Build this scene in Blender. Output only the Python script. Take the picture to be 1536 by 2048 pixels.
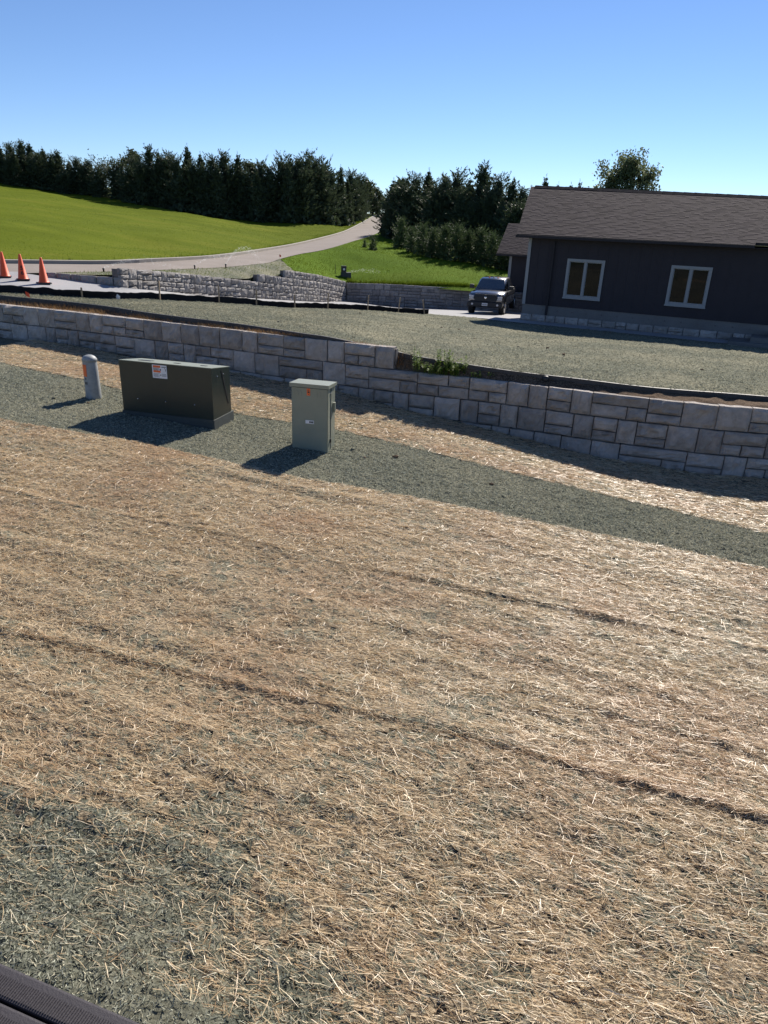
import bpy, bmesh, math, random
import numpy as np
from mathutils import Matrix, Vector
from mathutils.bvhtree import BVHTree

for o in list(bpy.data.objects): bpy.data.objects.remove(o)
SC = bpy.context.scene
COL = SC.collection
random.seed(11)
RNG = np.random.default_rng(11)

# ------------------------------------------------------------------ camera, sky, sun, exposure
cam_d = bpy.data.cameras.new('camera'); cam = bpy.data.objects.new('camera', cam_d); COL.objects.link(cam)
SC.camera = cam
cam_d.sensor_fit = 'VERTICAL'; cam_d.sensor_height = 24.0; cam_d.lens = 24.0 * 1400 / 2048
cam_d.clip_start = 0.05; cam_d.clip_end = 6000
R3 = ((0.999166, -0.040843, 0.0), (0.015634, 0.382468, -0.923836), (0.037732, 0.923065, 0.382788))
cam.matrix_world = Matrix((R3[0] + (0.0,), R3[1] + (0.0,), R3[2] + (3.6,), (0, 0, 0, 1)))

SUN_AZ, SUN_EL = math.radians(25.0), math.radians(36.0)      # azimuth from +Y towards +X
world = bpy.data.worlds.new('World'); SC.world = world; world.use_nodes = True
wn = world.node_tree.nodes; wl = world.node_tree.links; wn.clear()
sky = wn.new('ShaderNodeTexSky'); sky.sky_type = 'NISHITA'; sky.sun_disc = False
sky.sun_elevation = SUN_EL; sky.sun_rotation = SUN_AZ
sky.altitude = 300; sky.air_density = 0.78; sky.dust_density = 0.0; sky.ozone_density = 2.5
bg = wn.new('ShaderNodeBackground'); bg.inputs['Strength'].default_value = 0.065
wo = wn.new('ShaderNodeOutputWorld')
tn = wn.new('ShaderNodeMix'); tn.data_type = 'RGBA'; tn.blend_type = 'MULTIPLY'; tn.inputs[0].default_value = 1.0; tn.inputs[7].default_value = (0.85, 0.96, 1.15, 1)
wl.new(sky.outputs[0], tn.inputs[6]); wl.new(tn.outputs[2], bg.inputs[0]); wl.new(bg.outputs[0], wo.inputs[0])

sun_d = bpy.data.lights.new('sun', 'SUN'); sun_d.energy = 5.0; sun_d.angle = math.radians(0.53); sun_d.color = (1.0, 0.93, 0.83)
sun = bpy.data.objects.new('sun', sun_d); COL.objects.link(sun)
sd = Vector((math.sin(SUN_AZ) * math.cos(SUN_EL), math.cos(SUN_AZ) * math.cos(SUN_EL), math.sin(SUN_EL)))
sun.rotation_euler = sd.to_track_quat('Z', 'Y').to_euler(); sun.location = (20, 40, 60)

SC.view_settings.view_transform = 'Standard'; SC.view_settings.look = 'None'
SC.view_settings.exposure = 0.76; SC.view_settings.gamma = 1.0
SC.view_settings.use_curve_mapping = False
SC.render.engine = 'CYCLES'
SC.render.resolution_x = 768; SC.render.resolution_y = 1024
SC.cycles.max_bounces = 6; SC.cycles.transparent_max_bounces = 12

# ------------------------------------------------------------------ helpers
def tag(o, label=None, cat=None, group=None, kind=None):
    if label: o['label'] = label
    if cat: o['category'] = cat
    if group: o['group'] = group
    if kind: o['kind'] = kind
    return o

def empty(name, loc=(0, 0, 0), rz=0.0, label=None, cat=None, group=None):
    o = bpy.data.objects.new(name, None); COL.objects.link(o)
    o.location = loc; o.rotation_euler = (0, 0, rz); o.empty_display_size = 0.1
    return tag(o, label, cat, group)

def mesh_obj(name, verts, faces, mat, parent=None, smooth=False, kind=None):
    me = bpy.data.meshes.new(name)
    if isinstance(verts, np.ndarray): verts = verts.tolist()
    me.from_pydata(verts, [], faces); me.update()
    if mat: me.materials.append(mat)
    if smooth: me.shade_smooth()
    o = bpy.data.objects.new(name, me); COL.objects.link(o)
    if parent: o.parent = parent
    if kind: o['kind'] = kind
    return o

def np_mesh(name, verts, faces, mat, parent=None, smooth=False, kind=None, color=None):
    """fast mesh: faces is an (n,3) or (n,4) int array"""
    me = bpy.data.meshes.new(name)
    v = np.asarray(verts, dtype=np.float32); f = np.asarray(faces, dtype=np.int32)
    k = f.shape[1]
    me.vertices.add(len(v)); me.vertices.foreach_set('co', v.ravel())
    me.loops.add(f.size); me.loops.foreach_set('vertex_index', f.ravel())
    me.polygons.add(len(f))
    me.polygons.foreach_set('loop_start', np.arange(0, f.size, k, dtype=np.int32))
    me.polygons.foreach_set('use_smooth', np.full(len(f), smooth, dtype=bool))
    me.update(calc_edges=True)
    if color is not None:
        a = me.color_attributes.new('tint', 'FLOAT_COLOR', 'POINT')
        c = np.ones((len(v), 4), np.float32); c[:, :3] = color; a.data.foreach_set('color', c.ravel())
    me.materials.append(mat)
    o = bpy.data.objects.new(name, me); COL.objects.link(o)
    if parent: o.parent = parent
    if kind: o['kind'] = kind
    return o

class MB:
    """collects simple shapes into one mesh"""
    def __init__(s): s.v = []; s.f = []
    def add(s, vs, fs):
        n = len(s.v); s.v += [tuple(p) for p in vs]; s.f += [tuple(i + n for i in f) for f in fs]; return s
    def box(s, x0, x1, y0, y1, z0, z1, m=None):
        vs = [(x0, y0, z0), (x1, y0, z0), (x1, y1, z0), (x0, y1, z0), (x0, y0, z1), (x1, y0, z1), (x1, y1, z1), (x0, y1, z1)]
        if m: vs = [m @ Vector(p) for p in vs]
        return s.add(vs, [(0, 3, 2, 1), (4, 5, 6, 7), (0, 1, 5, 4), (1, 2, 6, 5), (2, 3, 7, 6), (3, 0, 4, 7)])
    def bbox(s, x0, x1, y0, y1, z0, z1, b, m=None):
        """box with chamfered edges"""
        bm = bmesh.new()
        vs = [bm.verts.new(p) for p in [(x0, y0, z0), (x1, y0, z0), (x1, y1, z0), (x0, y1, z0), (x0, y0, z1), (x1, y0, z1), (x1, y1, z1), (x0, y1, z1)]]
        for f in [(0, 3, 2, 1), (4, 5, 6, 7), (0, 1, 5, 4), (1, 2, 6, 5), (2, 3, 7, 6), (3, 0, 4, 7)]: bm.faces.new([vs[i] for i in f])
        bmesh.ops.bevel(bm, geom=bm.edges[:], offset=b, segments=2, affect='EDGES', profile=0.6)
        bm.verts.index_update()
        pts = [(m @ v.co) if m else v.co.copy() for v in bm.verts]
        s.add(pts, [tuple(v.index for v in f.verts) for f in bm.faces]); bm.free(); return s
    def tube(s, pts, rad, n=8, cap=True):
        pts = [Vector(p) for p in pts]
        rads = rad if isinstance(rad, (list, tuple)) else [rad] * len(pts)
        vs = []; fs = []
        up = Vector((0, 0, 1))
        for i, p in enumerate(pts):
            d = (pts[min(i + 1, len(pts) - 1)] - pts[max(i - 1, 0)]).normalized()
            a = d.cross(up if abs(d.z) < 0.95 else Vector((1, 0, 0))).normalized(); b = d.cross(a)
            for k in range(n):
                t = 2 * math.pi * k / n; vs.append(p + (a * math.cos(t) + b * math.sin(t)) * rads[i])
        for i in range(len(pts) - 1):
            for k in range(n):
                fs.append((i * n + k, i * n + (k + 1) % n, (i + 1) * n + (k + 1) % n, (i + 1) * n + k))
        if cap:
            fs.append(tuple(range(n))); fs.append(tuple(range((len(pts) - 1) * n, len(pts) * n))[::-1])
        return s.add(vs, fs)
    def lathe(s, prof, n=16, cx=0, cy=0):
        vs = []; fs = []
        for r, z in prof:
            for k in range(n):
                t = 2 * math.pi * k / n; vs.append((cx + r * math.cos(t), cy + r * math.sin(t), z))
        for i in range(len(prof) - 1):
            for k in range(n): fs.append((i * n + k, i * n + (k + 1) % n, (i + 1) * n + (k + 1) % n, (i + 1) * n + k))
        fs.append(tuple(range(n))[::-1]); fs.append(tuple(range((len(prof) - 1) * n, len(prof) * n)))
        return s.add(vs, fs)
    def build(s, name, mat, parent=None, smooth=False, kind=None):
        o = mesh_obj(name, s.v, s.f, mat, parent, smooth, kind)
        return o

_T = np.random.default_rng(3).random((512, 512)).astype(np.float32)
def vn(x, y, seed=0):
    x = np.asarray(x, float) + seed * 17.31; y = np.asarray(y, float) + seed * 9.73
    xi = np.floor(x).astype(int); yi = np.floor(y).astype(int)
    fx = x - xi; fy = y - yi; fx = fx * fx * (3 - 2 * fx); fy = fy * fy * (3 - 2 * fy)
    a = _T[xi & 511, yi & 511]; b = _T[(xi + 1) & 511, yi & 511]; c = _T[xi & 511, (yi + 1) & 511]; d = _T[(xi + 1) & 511, (yi + 1) & 511]
    return (a * (1 - fx) + b * fx) * (1 - fy) + (c * (1 - fx) + d * fx) * fy - 0.5
def fbm(x, y, seed=0, o=4):
    r = 0; a = 1.0
    for i in range(o): r = r + a * vn(x * 2 ** i, y * 2 ** i, seed + i); a *= 0.5
    return r

def resample(pts, n):
    """arc-length samples of a smooth curve through pts"""
    P = np.array(pts, float); Q = []
    E = np.vstack([2 * P[0] - P[1], P, 2 * P[-1] - P[-2]])
    for i in range(1, len(E) - 2):
        for t in np.linspace(0, 1, 12, endpoint=False):
            a, b, c, d = E[i - 1], E[i], E[i + 1], E[i + 2]
            Q.append(0.5 * (2 * b + (c - a) * t + (2 * a - 5 * b + 4 * c - d) * t * t + (3 * b - a - 3 * c + d) * t ** 3))
    Q.append(P[-1]); Q = np.array(Q)
    s = np.concatenate([[0], np.cumsum(np.linalg.norm(np.diff(Q, axis=0), axis=1))])
    u = np.linspace(0, s[-1], n)
    return np.stack([np.interp(u, s, Q[:, k]) for k in range(Q.shape[1])], 1)

def grid_faces(n, m):
    i = np.arange(n * m).reshape(n, m)
    return np.stack([i[:-1, :-1].ravel(), i[1:, :-1].ravel(), i[1:, 1:].ravel(), i[:-1, 1:].ravel()], 1)

def ruled(name, A, B, n, m, mat, amp=0.0, freq=2.0, kind='structure', seed=0, edge=True, resamp=True):
    a = resample(A, n) if resamp else np.array(A, float); b = resample(B, n) if resamp else np.array(B, float)
    t = np.linspace(0, 1, m)[None, :, None]
    V = (a[:, None, :] * (1 - t) + b[:, None, :] * t).reshape(-1, 3)
    if amp:
        w = np.minimum(1, 8 * np.minimum(t, 1 - t)) if edge else np.ones_like(t)
        w = np.broadcast_to(w, (n, m, 1)).reshape(-1)
        V[:, 2] += amp * fbm(V[:, 0] * freq, V[:, 1] * freq, seed) * w
    o = np_mesh(name, V, grid_faces(n, m), mat, None, True)
    if kind: o['kind'] = kind
    return o

BV = {}
def height(o, x, y):
    if o.name not in BV: BV[o.name] = BVHTree.FromObject(o, bpy.context.evaluated_depsgraph_get())
    h = BV[o.name].ray_cast(Vector((x, y, 60)), Vector((0, 0, -1)))
    return h[0].z if h[0] else None

def copy_tree(o, parent=None):
    c = o.copy(); COL.objects.link(c); c.parent = parent
    if parent: c.matrix_parent_inverse = o.matrix_parent_inverse.copy()
    for ch in [k for k in o.children]: copy_tree(ch, c)
    return c

# ------------------------------------------------------------------ materials
def new_mat(name):
    m = bpy.data.materials.new(name); m.use_nodes = True
    nt = m.node_tree; return m, nt.nodes, nt.links, nt.nodes['Principled BSDF']
def ramp(n, l, src, stops):
    r = n.new('ShaderNodeValToRGB')
    while len(r.color_ramp.elements) < len(stops): r.color_ramp.elements.new(0.5)
    for e, (p, c) in zip(r.color_ramp.elements, stops): e.position = p; e.color = (*c, 1)
    l.new(src, r.inputs[0]); return r.outputs[0]
def noise(n, l, scale, detail=4, rough=0.6, vec=None, dim='3D'):
    t = n.new('ShaderNodeTexNoise'); t.inputs['Scale'].default_value = scale; t.inputs['Detail'].default_value = detail; t.inputs['Roughness'].default_value = rough
    if vec is not None: l.new(vec, t.inputs['Vector'])
    return t.outputs[0]
def coords(n, which='Object'):
    return n.new('ShaderNodeTexCoord').outputs[which]
def geo_pos(n): return n.new('ShaderNodeNewGeometry').outputs['Position']
def bump(n, l, h, strength, dist, b):
    k = n.new('ShaderNodeBump'); k.inputs['Strength'].default_value = strength; k.inputs['Distance'].default_value = dist
    l.new(h, k.inputs['Height']); l.new(k.outputs[0], b.inputs['Normal'])
def mix(n, l, fac, a, b, mode='MIX'):
    m = n.new('ShaderNodeMix'); m.data_type = 'RGBA'; m.blend_type = mode
    if isinstance(fac, (int, float)): m.inputs[0].default_value = fac
    else: l.new(fac, m.inputs[0])
    for s, v in ((6, a), (7, b)):
        if isinstance(v, tuple): m.inputs[s].default_value = (*v, 1)
        else: l.new(v, m.inputs[s])
    return m.outputs[2]

def simple(name, col, rough=0.5, metal=0.0, var=0.12, scale=6.0, bmp=0.0, bscale=60, spec=0.5):
    m, n, l, b = new_mat(name)
    p = coords(n)
    c = ramp(n, l, noise(n, l, scale, 5, 0.65, p), [(0.25, tuple(v * (1 - var) for v in col)), (0.75, tuple(min(1, v * (1 + var)) for v in col))])
    l.new(c, b.inputs['Base Color'])
    b.inputs['Roughness'].default_value = rough; b.inputs['Metallic'].default_value = metal
    b.inputs['Specular IOR Level'].default_value = spec
    if bmp: bump(n, l, noise(n, l, bscale, 4, 0.7, p), bmp, 0.01, b)
    return m

def mat_hydroseed(name, dark, light, fibre):
    m, n, l, b = new_mat(name); p = geo_pos(n)
    big = noise(n, l, 0.55, 4, 0.6, p); fine = noise(n, l, 34, 5, 0.75, p); mid = noise(n, l, 7, 4, 0.6, p)
    c1 = ramp(n, l, fine, [(0.40, tuple(v * 0.55 for v in dark)), (0.50, dark), (0.60, light)])
    c2 = mix(n, l, ramp(n, l, big, [(0.4, (0, 0, 0)), (0.68, (0.55, 0.55, 0.55))]), c1, fibre)
    c3 = mix(n, l, ramp(n, l, mid, [(0.56, (0, 0, 0)), (0.75, (0.5, 0.5, 0.5))]), c2, tuple(v * 0.62 for v in dark))
    l.new(c3, b.inputs['Base Color']); b.inputs['Roughness'].default_value = 0.95; b.inputs['Specular IOR Level'].default_value = 0.05
    bump(n, l, noise(n, l, 60, 5, 0.8, p), 0.9, 0.012, b)
    return m
M_HYDRO = mat_hydroseed('hydroseed_mulch', (0.10, 0.108, 0.083), (0.23, 0.235, 0.185), (0.25, 0.23, 0.165))
M_HYDRO2 = mat_hydroseed('hydroseed_plateau', (0.10, 0.108, 0.08), (0.27, 0.27, 0.20), (0.30, 0.275, 0.19))
M_SOIL = mat_hydroseed('bare_bed_soil', (0.085, 0.06, 0.042), (0.21, 0.15, 0.105), (0.19, 0.13, 0.085))

def mat_grass(name, c0, c1, c2):
    m, n, l, b = new_mat(name); p = geo_pos(n)
    mp = n.new('ShaderNodeMapping'); mp.inputs['Scale'].default_value = (0.35, 1.0, 1.0); mp.inputs['Rotation'].default_value = (0, 0, 0.5); l.new(p, mp.inputs['Vector'])
    big = noise(n, l, 0.30, 5, 0.62, mp.outputs[0]); fine = noise(n, l, 9, 5, 0.8, p)
    c = ramp(n, l, big, [(0.32, tuple(v * 0.88 for v in c0)), (0.52, c1), (0.70, (c2[0] * 1.15, c2[1] * 1.06, c2[2] * 1.3))])
    c = mix(n, l, 0.35, c, ramp(n, l, fine, [(0.3, tuple(v * 0.45 for v in c0)), (0.7, tuple(v * 1.25 for v in c2))]))
    l.new(c, b.inputs['Base Color']); b.inputs['Roughness'].default_value = 0.9; b.inputs['Specular IOR Level'].default_value = 0.02
    bump(n, l, noise(n, l, 22, 4, 0.8, p), 0.5, 0.03, b)
    return m
M_LAWN = mat_grass('lawn_grass', (0.080, 0.110, 0.008), (0.102, 0.134, 0.010), (0.128, 0.150, 0.015))
M_VERGE = mat_grass('verge_grass', (0.062, 0.116, 0.008), (0.082, 0.142, 0.010), (0.102, 0.158, 0.014))
M_FIELD = mat_grass('field_grass', (0.06, 0.08, 0.03), (0.09, 0.11, 0.04), (0.12, 0.13, 0.05))

def mat_concrete(name, c0, c1, sc=1.4, rough=0.85):
    m, n, l, b = new_mat(name); p = geo_pos(n)
    c = ramp(n, l, noise(n, l, sc, 6, 0.65, p), [(0.3, c0), (0.7, c1)])
    c = mix(n, l, 0.35, c, ramp(n, l, noise(n, l, 40, 4, 0.8, p), [(0.3, tuple(v * 0.6 for v in c0)), (0.7, tuple(min(1, v * 1.25) for v in c1))]))
    l.new(c, b.inputs['Base Color']); b.inputs['Roughness'].default_value = rough; b.inputs['Specular IOR Level'].default_value = 0.12
    bump(n, l, noise(n, l, 70, 4, 0.8, p), 0.4, 0.01, b)
    return m
M_ROAD = mat_concrete('gravel_road', (0.20, 0.172, 0.15), (0.28, 0.243, 0.217), 0.5)
M_DRIVE = mat_concrete('drive_concrete', (0.27, 0.268, 0.275), (0.37, 0.368, 0.375), 0.6)
M_KERB = mat_concrete('kerb_concrete', (0.26, 0.24, 0.21), (0.36, 0.33, 0.29), 1.2)
M_FOUND = mat_concrete('foundation_concrete', (0.15, 0.140, 0.130), (0.22, 0.207, 0.195), 1.0)

def mat_stone(name, c0, c1, cs):
    m, n, l, b = new_mat(name); p = geo_pos(n)
    oi = n.new('ShaderNodeObjectInfo')
    c = ramp(n, l, noise(n, l, 5, 6, 0.7, p), [(0.3, c0), (0.68, c1)])
    c = mix(n, l, ramp(n, l, noise(n, l, 2.6, 5, 0.7, p), [(0.52, (0, 0, 0)), (0.72, (0.6, 0.6, 0.6))]), c, cs)
    hs = n.new('ShaderNodeHueSaturation'); l.new(c, hs.inputs['Color'])
    mr = n.new('ShaderNodeMapRange'); mr.inputs['To Min'].default_value = 0.78; mr.inputs['To Max'].default_value = 1.2
    l.new(oi.outputs['Random'], mr.inputs['Value']); l.new(mr.outputs[0], hs.inputs['Value'])
    l.new(hs.outputs[0], b.inputs['Base Color']); b.inputs['Roughness'].default_value = 0.85; b.inputs['Specular IOR Level'].default_value = 0.25
    h = n.new('ShaderNodeMath'); h.operation = 'ADD'
    l.new(noise(n, l, 14, 6, 0.75, p), h.inputs[0]); l.new(noise(n, l, 50, 3, 0.7, p), h.inputs[1])
    bump(n, l, h.outputs[0], 0.9, 0.035, b)
    return m
M_STONE = mat_stone('wall_stone', (0.34, 0.302, 0.270), (0.53, 0.475, 0.430), (0.30, 0.235, 0.18))
M_STONE_FAR = mat_stone('far_wall_stone', (0.22, 0.205, 0.195), (0.36, 0.34, 0.325), (0.19, 0.155, 0.13))  # darker copy of the wall stone, colour lowered to tone down its sunlit faces
M_JOINT = simple('joint_grout', (0.14, 0.125, 0.115), 0.95, var=0.3, scale=9)  # dark grout colour of the wall cores and form-tie marks

def mat_straw():
    m, n, l, b = new_mat('straw_stalks')
    a = n.new('ShaderNodeVertexColor'); a.layer_name = 'tint'
    l.new(a.outputs[0], b.inputs['Base Color']); b.inputs['Roughness'].default_value = 0.42; b.inputs['Specular IOR Level'].default_value = 0.55
    tr = n.new('ShaderNodeBsdfTranslucent'); l.new(a.outputs[0], tr.inputs[0])
    ms = n.new('ShaderNodeMixShader'); ms.inputs[0].default_value = 0.25
    out = n['Material Output']; l.new(b.outputs[0], ms.inputs[1]); l.new(tr.outputs[0], ms.inputs[2]); l.new(ms.outputs[0], out.inputs[0])
    return m
M_STRAW = mat_straw()
M_MULCH = mat_straw(); M_MULCH.name = 'mulch_fibre_matte'; M_MULCH.node_tree.nodes['Principled BSDF'].inputs['Roughness'].default_value = 1.0; M_MULCH.node_tree.nodes['Principled BSDF'].inputs['Specular IOR Level'].default_value = 0.05
M_NET = simple('plastic_net_thread', (0.45, 0.38, 0.27), 0.55, var=0.15, spec=0.35)

def mat_leaf(name, c0, c1, trans=0.35, rough=0.6):
    m, n, l, b = new_mat(name); p = geo_pos(n)
    c = ramp(n, l, noise(n, l, 1.6, 4, 0.7, p), [(0.3, c0), (0.7, c1)])
    l.new(c, b.inputs['Base Color']); b.inputs['Roughness'].default_value = rough; b.inputs['Specular IOR Level'].default_value = 0.2
    tr = n.new('ShaderNodeBsdfTranslucent'); l.new(c, tr.inputs[0])
    ms = n.new('ShaderNodeMixShader'); ms.inputs[0].default_value = trans
    out = n['Material Output']; l.new(b.outputs[0], ms.inputs[1]); l.new(tr.outputs[0], ms.inputs[2]); l.new(ms.outputs[0], out.inputs[0])
    return m
M_CEDAR = mat_leaf('cedar_foliage', (0.042, 0.060, 0.036), (0.092, 0.118, 0.060), 0.2)
M_YOUNG = mat_leaf('young_cedar_foliage', (0.055, 0.082, 0.035), (0.095, 0.13, 0.05), 0.25)
M_DECID = mat_leaf('broad_leaves', (0.045, 0.060, 0.028), (0.09, 0.11, 0.05), 0.3)
M_PALELEAF = mat_leaf('pale_broad_leaves', (0.10, 0.125, 0.06), (0.17, 0.195, 0.10), 0.4)
M_WEED = mat_leaf('weed_leaves', (0.12, 0.19, 0.035), (0.24, 0.32, 0.07), 0.5)
M_BLADE = mat_leaf('grass_blades', (0.075, 0.115, 0.009), (0.105, 0.138, 0.013), 0.45); M_BLADE.node_tree.nodes['Principled BSDF'].inputs['Specular IOR Level'].default_value = 0.03
M_DRY = mat_leaf('dry_grass_blades', (0.19, 0.095, 0.04), (0.34, 0.22, 0.10), 0.35)
M_BARK = simple('bark', (0.11, 0.09, 0.07), 0.9, var=0.4, scale=8, bmp=0.6, bscale=30)

M_SIDING = simple('dark_siding_paint', (0.040, 0.034, 0.039), 0.75, var=0.10, scale=2.0, bmp=0.15, bscale=40, spec=0.25)
M_TRIM = simple('pale_trim_paint', (0.29, 0.285, 0.285), 0.6, var=0.05)
M_FASCIA = simple('dark_fascia_metal', (0.045, 0.040, 0.042), 0.9, var=0.1, spec=0.08)
def mat_shingle():
    m, n, l, b = new_mat('roof_shingle'); p = geo_pos(n)
    a = n.new('ShaderNodeVertexColor'); a.layer_name = 'tint'
    c = mix(n, l, 0.75, a.outputs[0], ramp(n, l, noise(n, l, 90, 3, 0.8, p), [(0.3, (0.45, 0.45, 0.45)), (0.7, (1.3, 1.3, 1.3))]), 'MULTIPLY')
    l.new(c, b.inputs['Base Color']); b.inputs['Roughness'].default_value = 0.95; b.inputs['Specular IOR Level'].default_value = 0.08
    return m
M_SHINGLE = mat_shingle()
M_RIDGE = simple('dark_ridge_cap', (0.035, 0.032, 0.035), 1.0, var=0.2, spec=0.02)
M_CAN_DARK = simple('dark_green_enamel', (0.015, 0.024, 0.019), 0.38, var=0.10, scale=5, spec=0.5)
M_CAN_PALE = simple('grey_green_enamel', (0.23, 0.245, 0.19), 0.42, var=0.07, scale=4, spec=0.5)
M_PAD = simple('grey_fibre_pad', (0.05, 0.058, 0.055), 0.75, var=0.2, scale=9)
M_POST = simple('weathered_grey_plastic', (0.27, 0.285, 0.29), 0.6, var=0.22, scale=9)
M_BLACK = simple('black_plastic', (0.014, 0.014, 0.016), 0.55, var=0.2)
M_FABRIC = simple('black_geotextile', (0.012, 0.012, 0.014), 0.8, var=0.35, scale=5, bmp=0.5, bscale=25, spec=0.2)
M_EDGE = simple('black_edging_strip', (0.035, 0.033, 0.036), 0.6, var=0.3, scale=4)
M_WOOD = simple('raw_wood_stake', (0.34, 0.25, 0.16), 0.8, var=0.25, scale=14)
M_ORANGE = simple('orange_cone_plastic', (0.80, 0.10, 0.025), 0.5, var=0.12, scale=7)
M_STICK_O = simple('orange_sticker', (0.75, 0.14, 0.03), 0.5, var=0.1)
M_STICK_W = simple('white_sticker', (0.72, 0.72, 0.74), 0.5, var=0.04)
M_FLAG = simple('orange_marking_flag', (0.85, 0.10, 0.03), 0.6, var=0.1)
M_INK = simple('black_ink', (0.012, 0.012, 0.013), 0.6, var=0.1)
M_DECK = simple('plum_grey_composite', (0.030, 0.026, 0.032), 0.7, var=0.10, scale=12, bmp=0.25, bscale=150)
M_TRUCK = simple('dark_metallic_paint', (0.17, 0.175, 0.19), 0.24, metal=0.85, var=0.05, spec=0.9)
M_CHROME = simple('bright_metal', (0.62, 0.62, 0.64), 0.2, metal=0.9, var=0.05)
M_TYRE = simple('tyre_rubber', (0.014, 0.014, 0.014), 0.85, var=0.2)
M_CLOD = M_HYDRO

M_TRUCK.node_tree.nodes['Principled BSDF'].inputs['Coat Weight'].default_value = 1.0
def mat_glass(name, col, rough=0.04):
    m, n, l, b = new_mat(name)
    c = ramp(n, l, noise(n, l, 0.8, 2, 0.5, coords(n)), [(0.3, tuple(v * 0.8 for v in col)), (0.7, col)])
    l.new(c, b.inputs['Base Color']); b.inputs['Roughness'].default_value = rough; b.inputs['Specular IOR Level'].default_value = 0.5
    return m
M_PANE = mat_glass('dark_window_pane', (0.0045, 0.006, 0.009)); M_PANE.node_tree.nodes['Principled BSDF'].inputs['Specular IOR Level'].default_value = 0.3
M_WSHIELD = mat_glass('windscreen_glass', (0.05, 0.06, 0.075)); M_WSHIELD.node_tree.nodes['Principled BSDF'].inputs['Specular IOR Level'].default_value = 1.0; M_WSHIELD.node_tree.nodes['Principled BSDF'].inputs['Coat Weight'].default_value = 1.0
M_LAMP = mat_glass('headlamp_lens', (0.6, 0.6, 0.62), 0.12)
def mat_water():
    m, n, l, b = new_mat('water_droplets')
    c = ramp(n, l, noise(n, l, 3, 2, 0.5, coords(n)), [(0.3, (0.75, 0.8, 0.85)), (0.7, (0.9, 0.93, 0.95))])
    tr = n.new('ShaderNodeBsdfTranslucent'); l.new(c, tr.inputs[0]); tp = n.new('ShaderNodeBsdfTransparent')
    ms = n.new('ShaderNodeMixShader'); ms.inputs[0].default_value = 0.5
    l.new(tp.outputs[0], ms.inputs[1]); l.new(tr.outputs[0], ms.inputs[2]); l.new(ms.outputs[0], n['Material Output'].inputs[0])
    return m
M_SPRAY = mat_water()

# ------------------------------------------------------------------ the setting: terrain lines (x, y, z in metres)
FENCE = [(-11.7, 21.59, 1.25), (-9.25, 22.89, 1.05), (-8.17, 24.4, 0.9), (-6.81, 25.62, 0.75), (-5.36, 27.26, 0.55), (-3.9, 28.0, 0.4), (-0.96, 31.32, 0.05), (1.61, 32.89, -0.2)]
EDGING = [(-10.57, 19.48, 1.35), (-7.39, 18.23, 1.35), (-5.34, 17.03, 1.33), (-4.02, 16.44, 1.32), (-3.04, 16.05, 1.3), (-1.96, 15.36, 1.3), (-1.2, 15.0, 1.28), (0.12, 14.72, 1.12), (0.6, 14.55, 1.06), (1.7, 14.15, 1.0), (3.0, 13.72, 0.95), (4.75, 13.12, 0.92), (6.85, 12.75, 0.9)]
WBASE = [(-11.31, 24.08, 1.50), (-10.19, 24.14, 1.39), (-9.05, 24.37, 1.24), (-8.46, 27.21, 0.88), (-7.82, 29.48, 0.57), (-6.28, 33.41, 0.12), (-5.08, 36.65, -0.25), (-4.03, 40.3, -0.65), (-2.85, 44.91, -1.05), (-0.78, 45.29, -1.24), (0.66, 45.2, -1.29), (4.74, 44.25, -1.17), (6.76, 43.48, -1.12)]
KERB = [(-22, 24, 1.65), (-15.56, 29.1, 1.63), (-12.58, 31.59, 1.59), (-11.28, 34.19, 1.6), (-10.14, 38.69, 1.56), (-9.56, 41.92, 1.57), (-8.96, 48.17, 1.6), (-7.8, 61.51, 1.76), (-6.24, 84.77, 2.29), (-5.37, 99.86, 2.93), (-3.25, 139.96, 4.87), (-1.5, 170, 5.0)]
NEAR = [(-17.5, 20.5, 1.5), (-13.26, 24.66, 1.5), (-11.88, 25.5, 1.53), (-10.3, 27.64, 1.5), (-9.44, 30.37, 1.43), (-8.65, 32.88, 1.37), (-8.03, 35.09, 1.32), (-7.36, 37.79, 1.31), (-6.8, 40.46, 1.31), (-6.62, 42.99, 1.38), (-6.05, 47.62, 1.49), (-4.9, 51.77, 1.65), (-3.6, 57.9, 2.0), (-2.05, 81.97, 2.39), (-1.14, 104.99, 3.2), (0.3, 140, 4.87), (2, 170, 5.0)]
TBASE = [(-75, 88, 7.6), (-48.3, 93.23, 6.18), (-43.81, 93.22, 5.69), (-38.83, 92.15, 5.28), (-33.27, 90.05, 4.88), (-28.36, 87.52, 4.25), (-22.54, 87.13, 3.51), (-17.04, 88.37, 3.09), (-11.56, 91.27, 2.96), (-7.35, 99.73, 2.86), (-5.44, 114.87, 3.7), (-4.3, 145, 5.0), (-3, 172, 5.1)]
WALLX = [-14, -10.09, -8.15, -6.32, -4.97, -3.71, -2.39, -1.16, 0.09, 1.59, 2.89, 3.92, 4.75, 5.88, 6.67, 12]
WALLY = [20.2, 18.52, 17.77, 16.99, 16.43, 15.91, 15.3, 14.8, 14.3, 13.84, 13.35, 12.9, 12.61, 12.28, 12.16, 11.4]
GX = [-14, -10, -8, -6.3, -1.2, 0.1, 1.6, 2.9, 3.9, 5.9, 6.7, 12]
GZ = [0.5, 0.47, 0.44, 0.35, 0.23, 0.07, -0.12, -0.30, -0.40, -0.45, -0.45, -0.5]
SEAM1 = [(-10.5, 11.95), (-6.17, 10.77), (-4.1, 10.31), (-2.14, 9.71), (-0.01, 9.16), (2.54, 8.47), (4.76, 7.77), (8.5, 6.7)]
SEAM2 = [(-10.5, 9.35), (-4.68, 7.89), (-2.9, 7.47), (-1.25, 7.02), (1.45, 6.36), (3.77, 5.78), (8.5, 4.6)]
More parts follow.
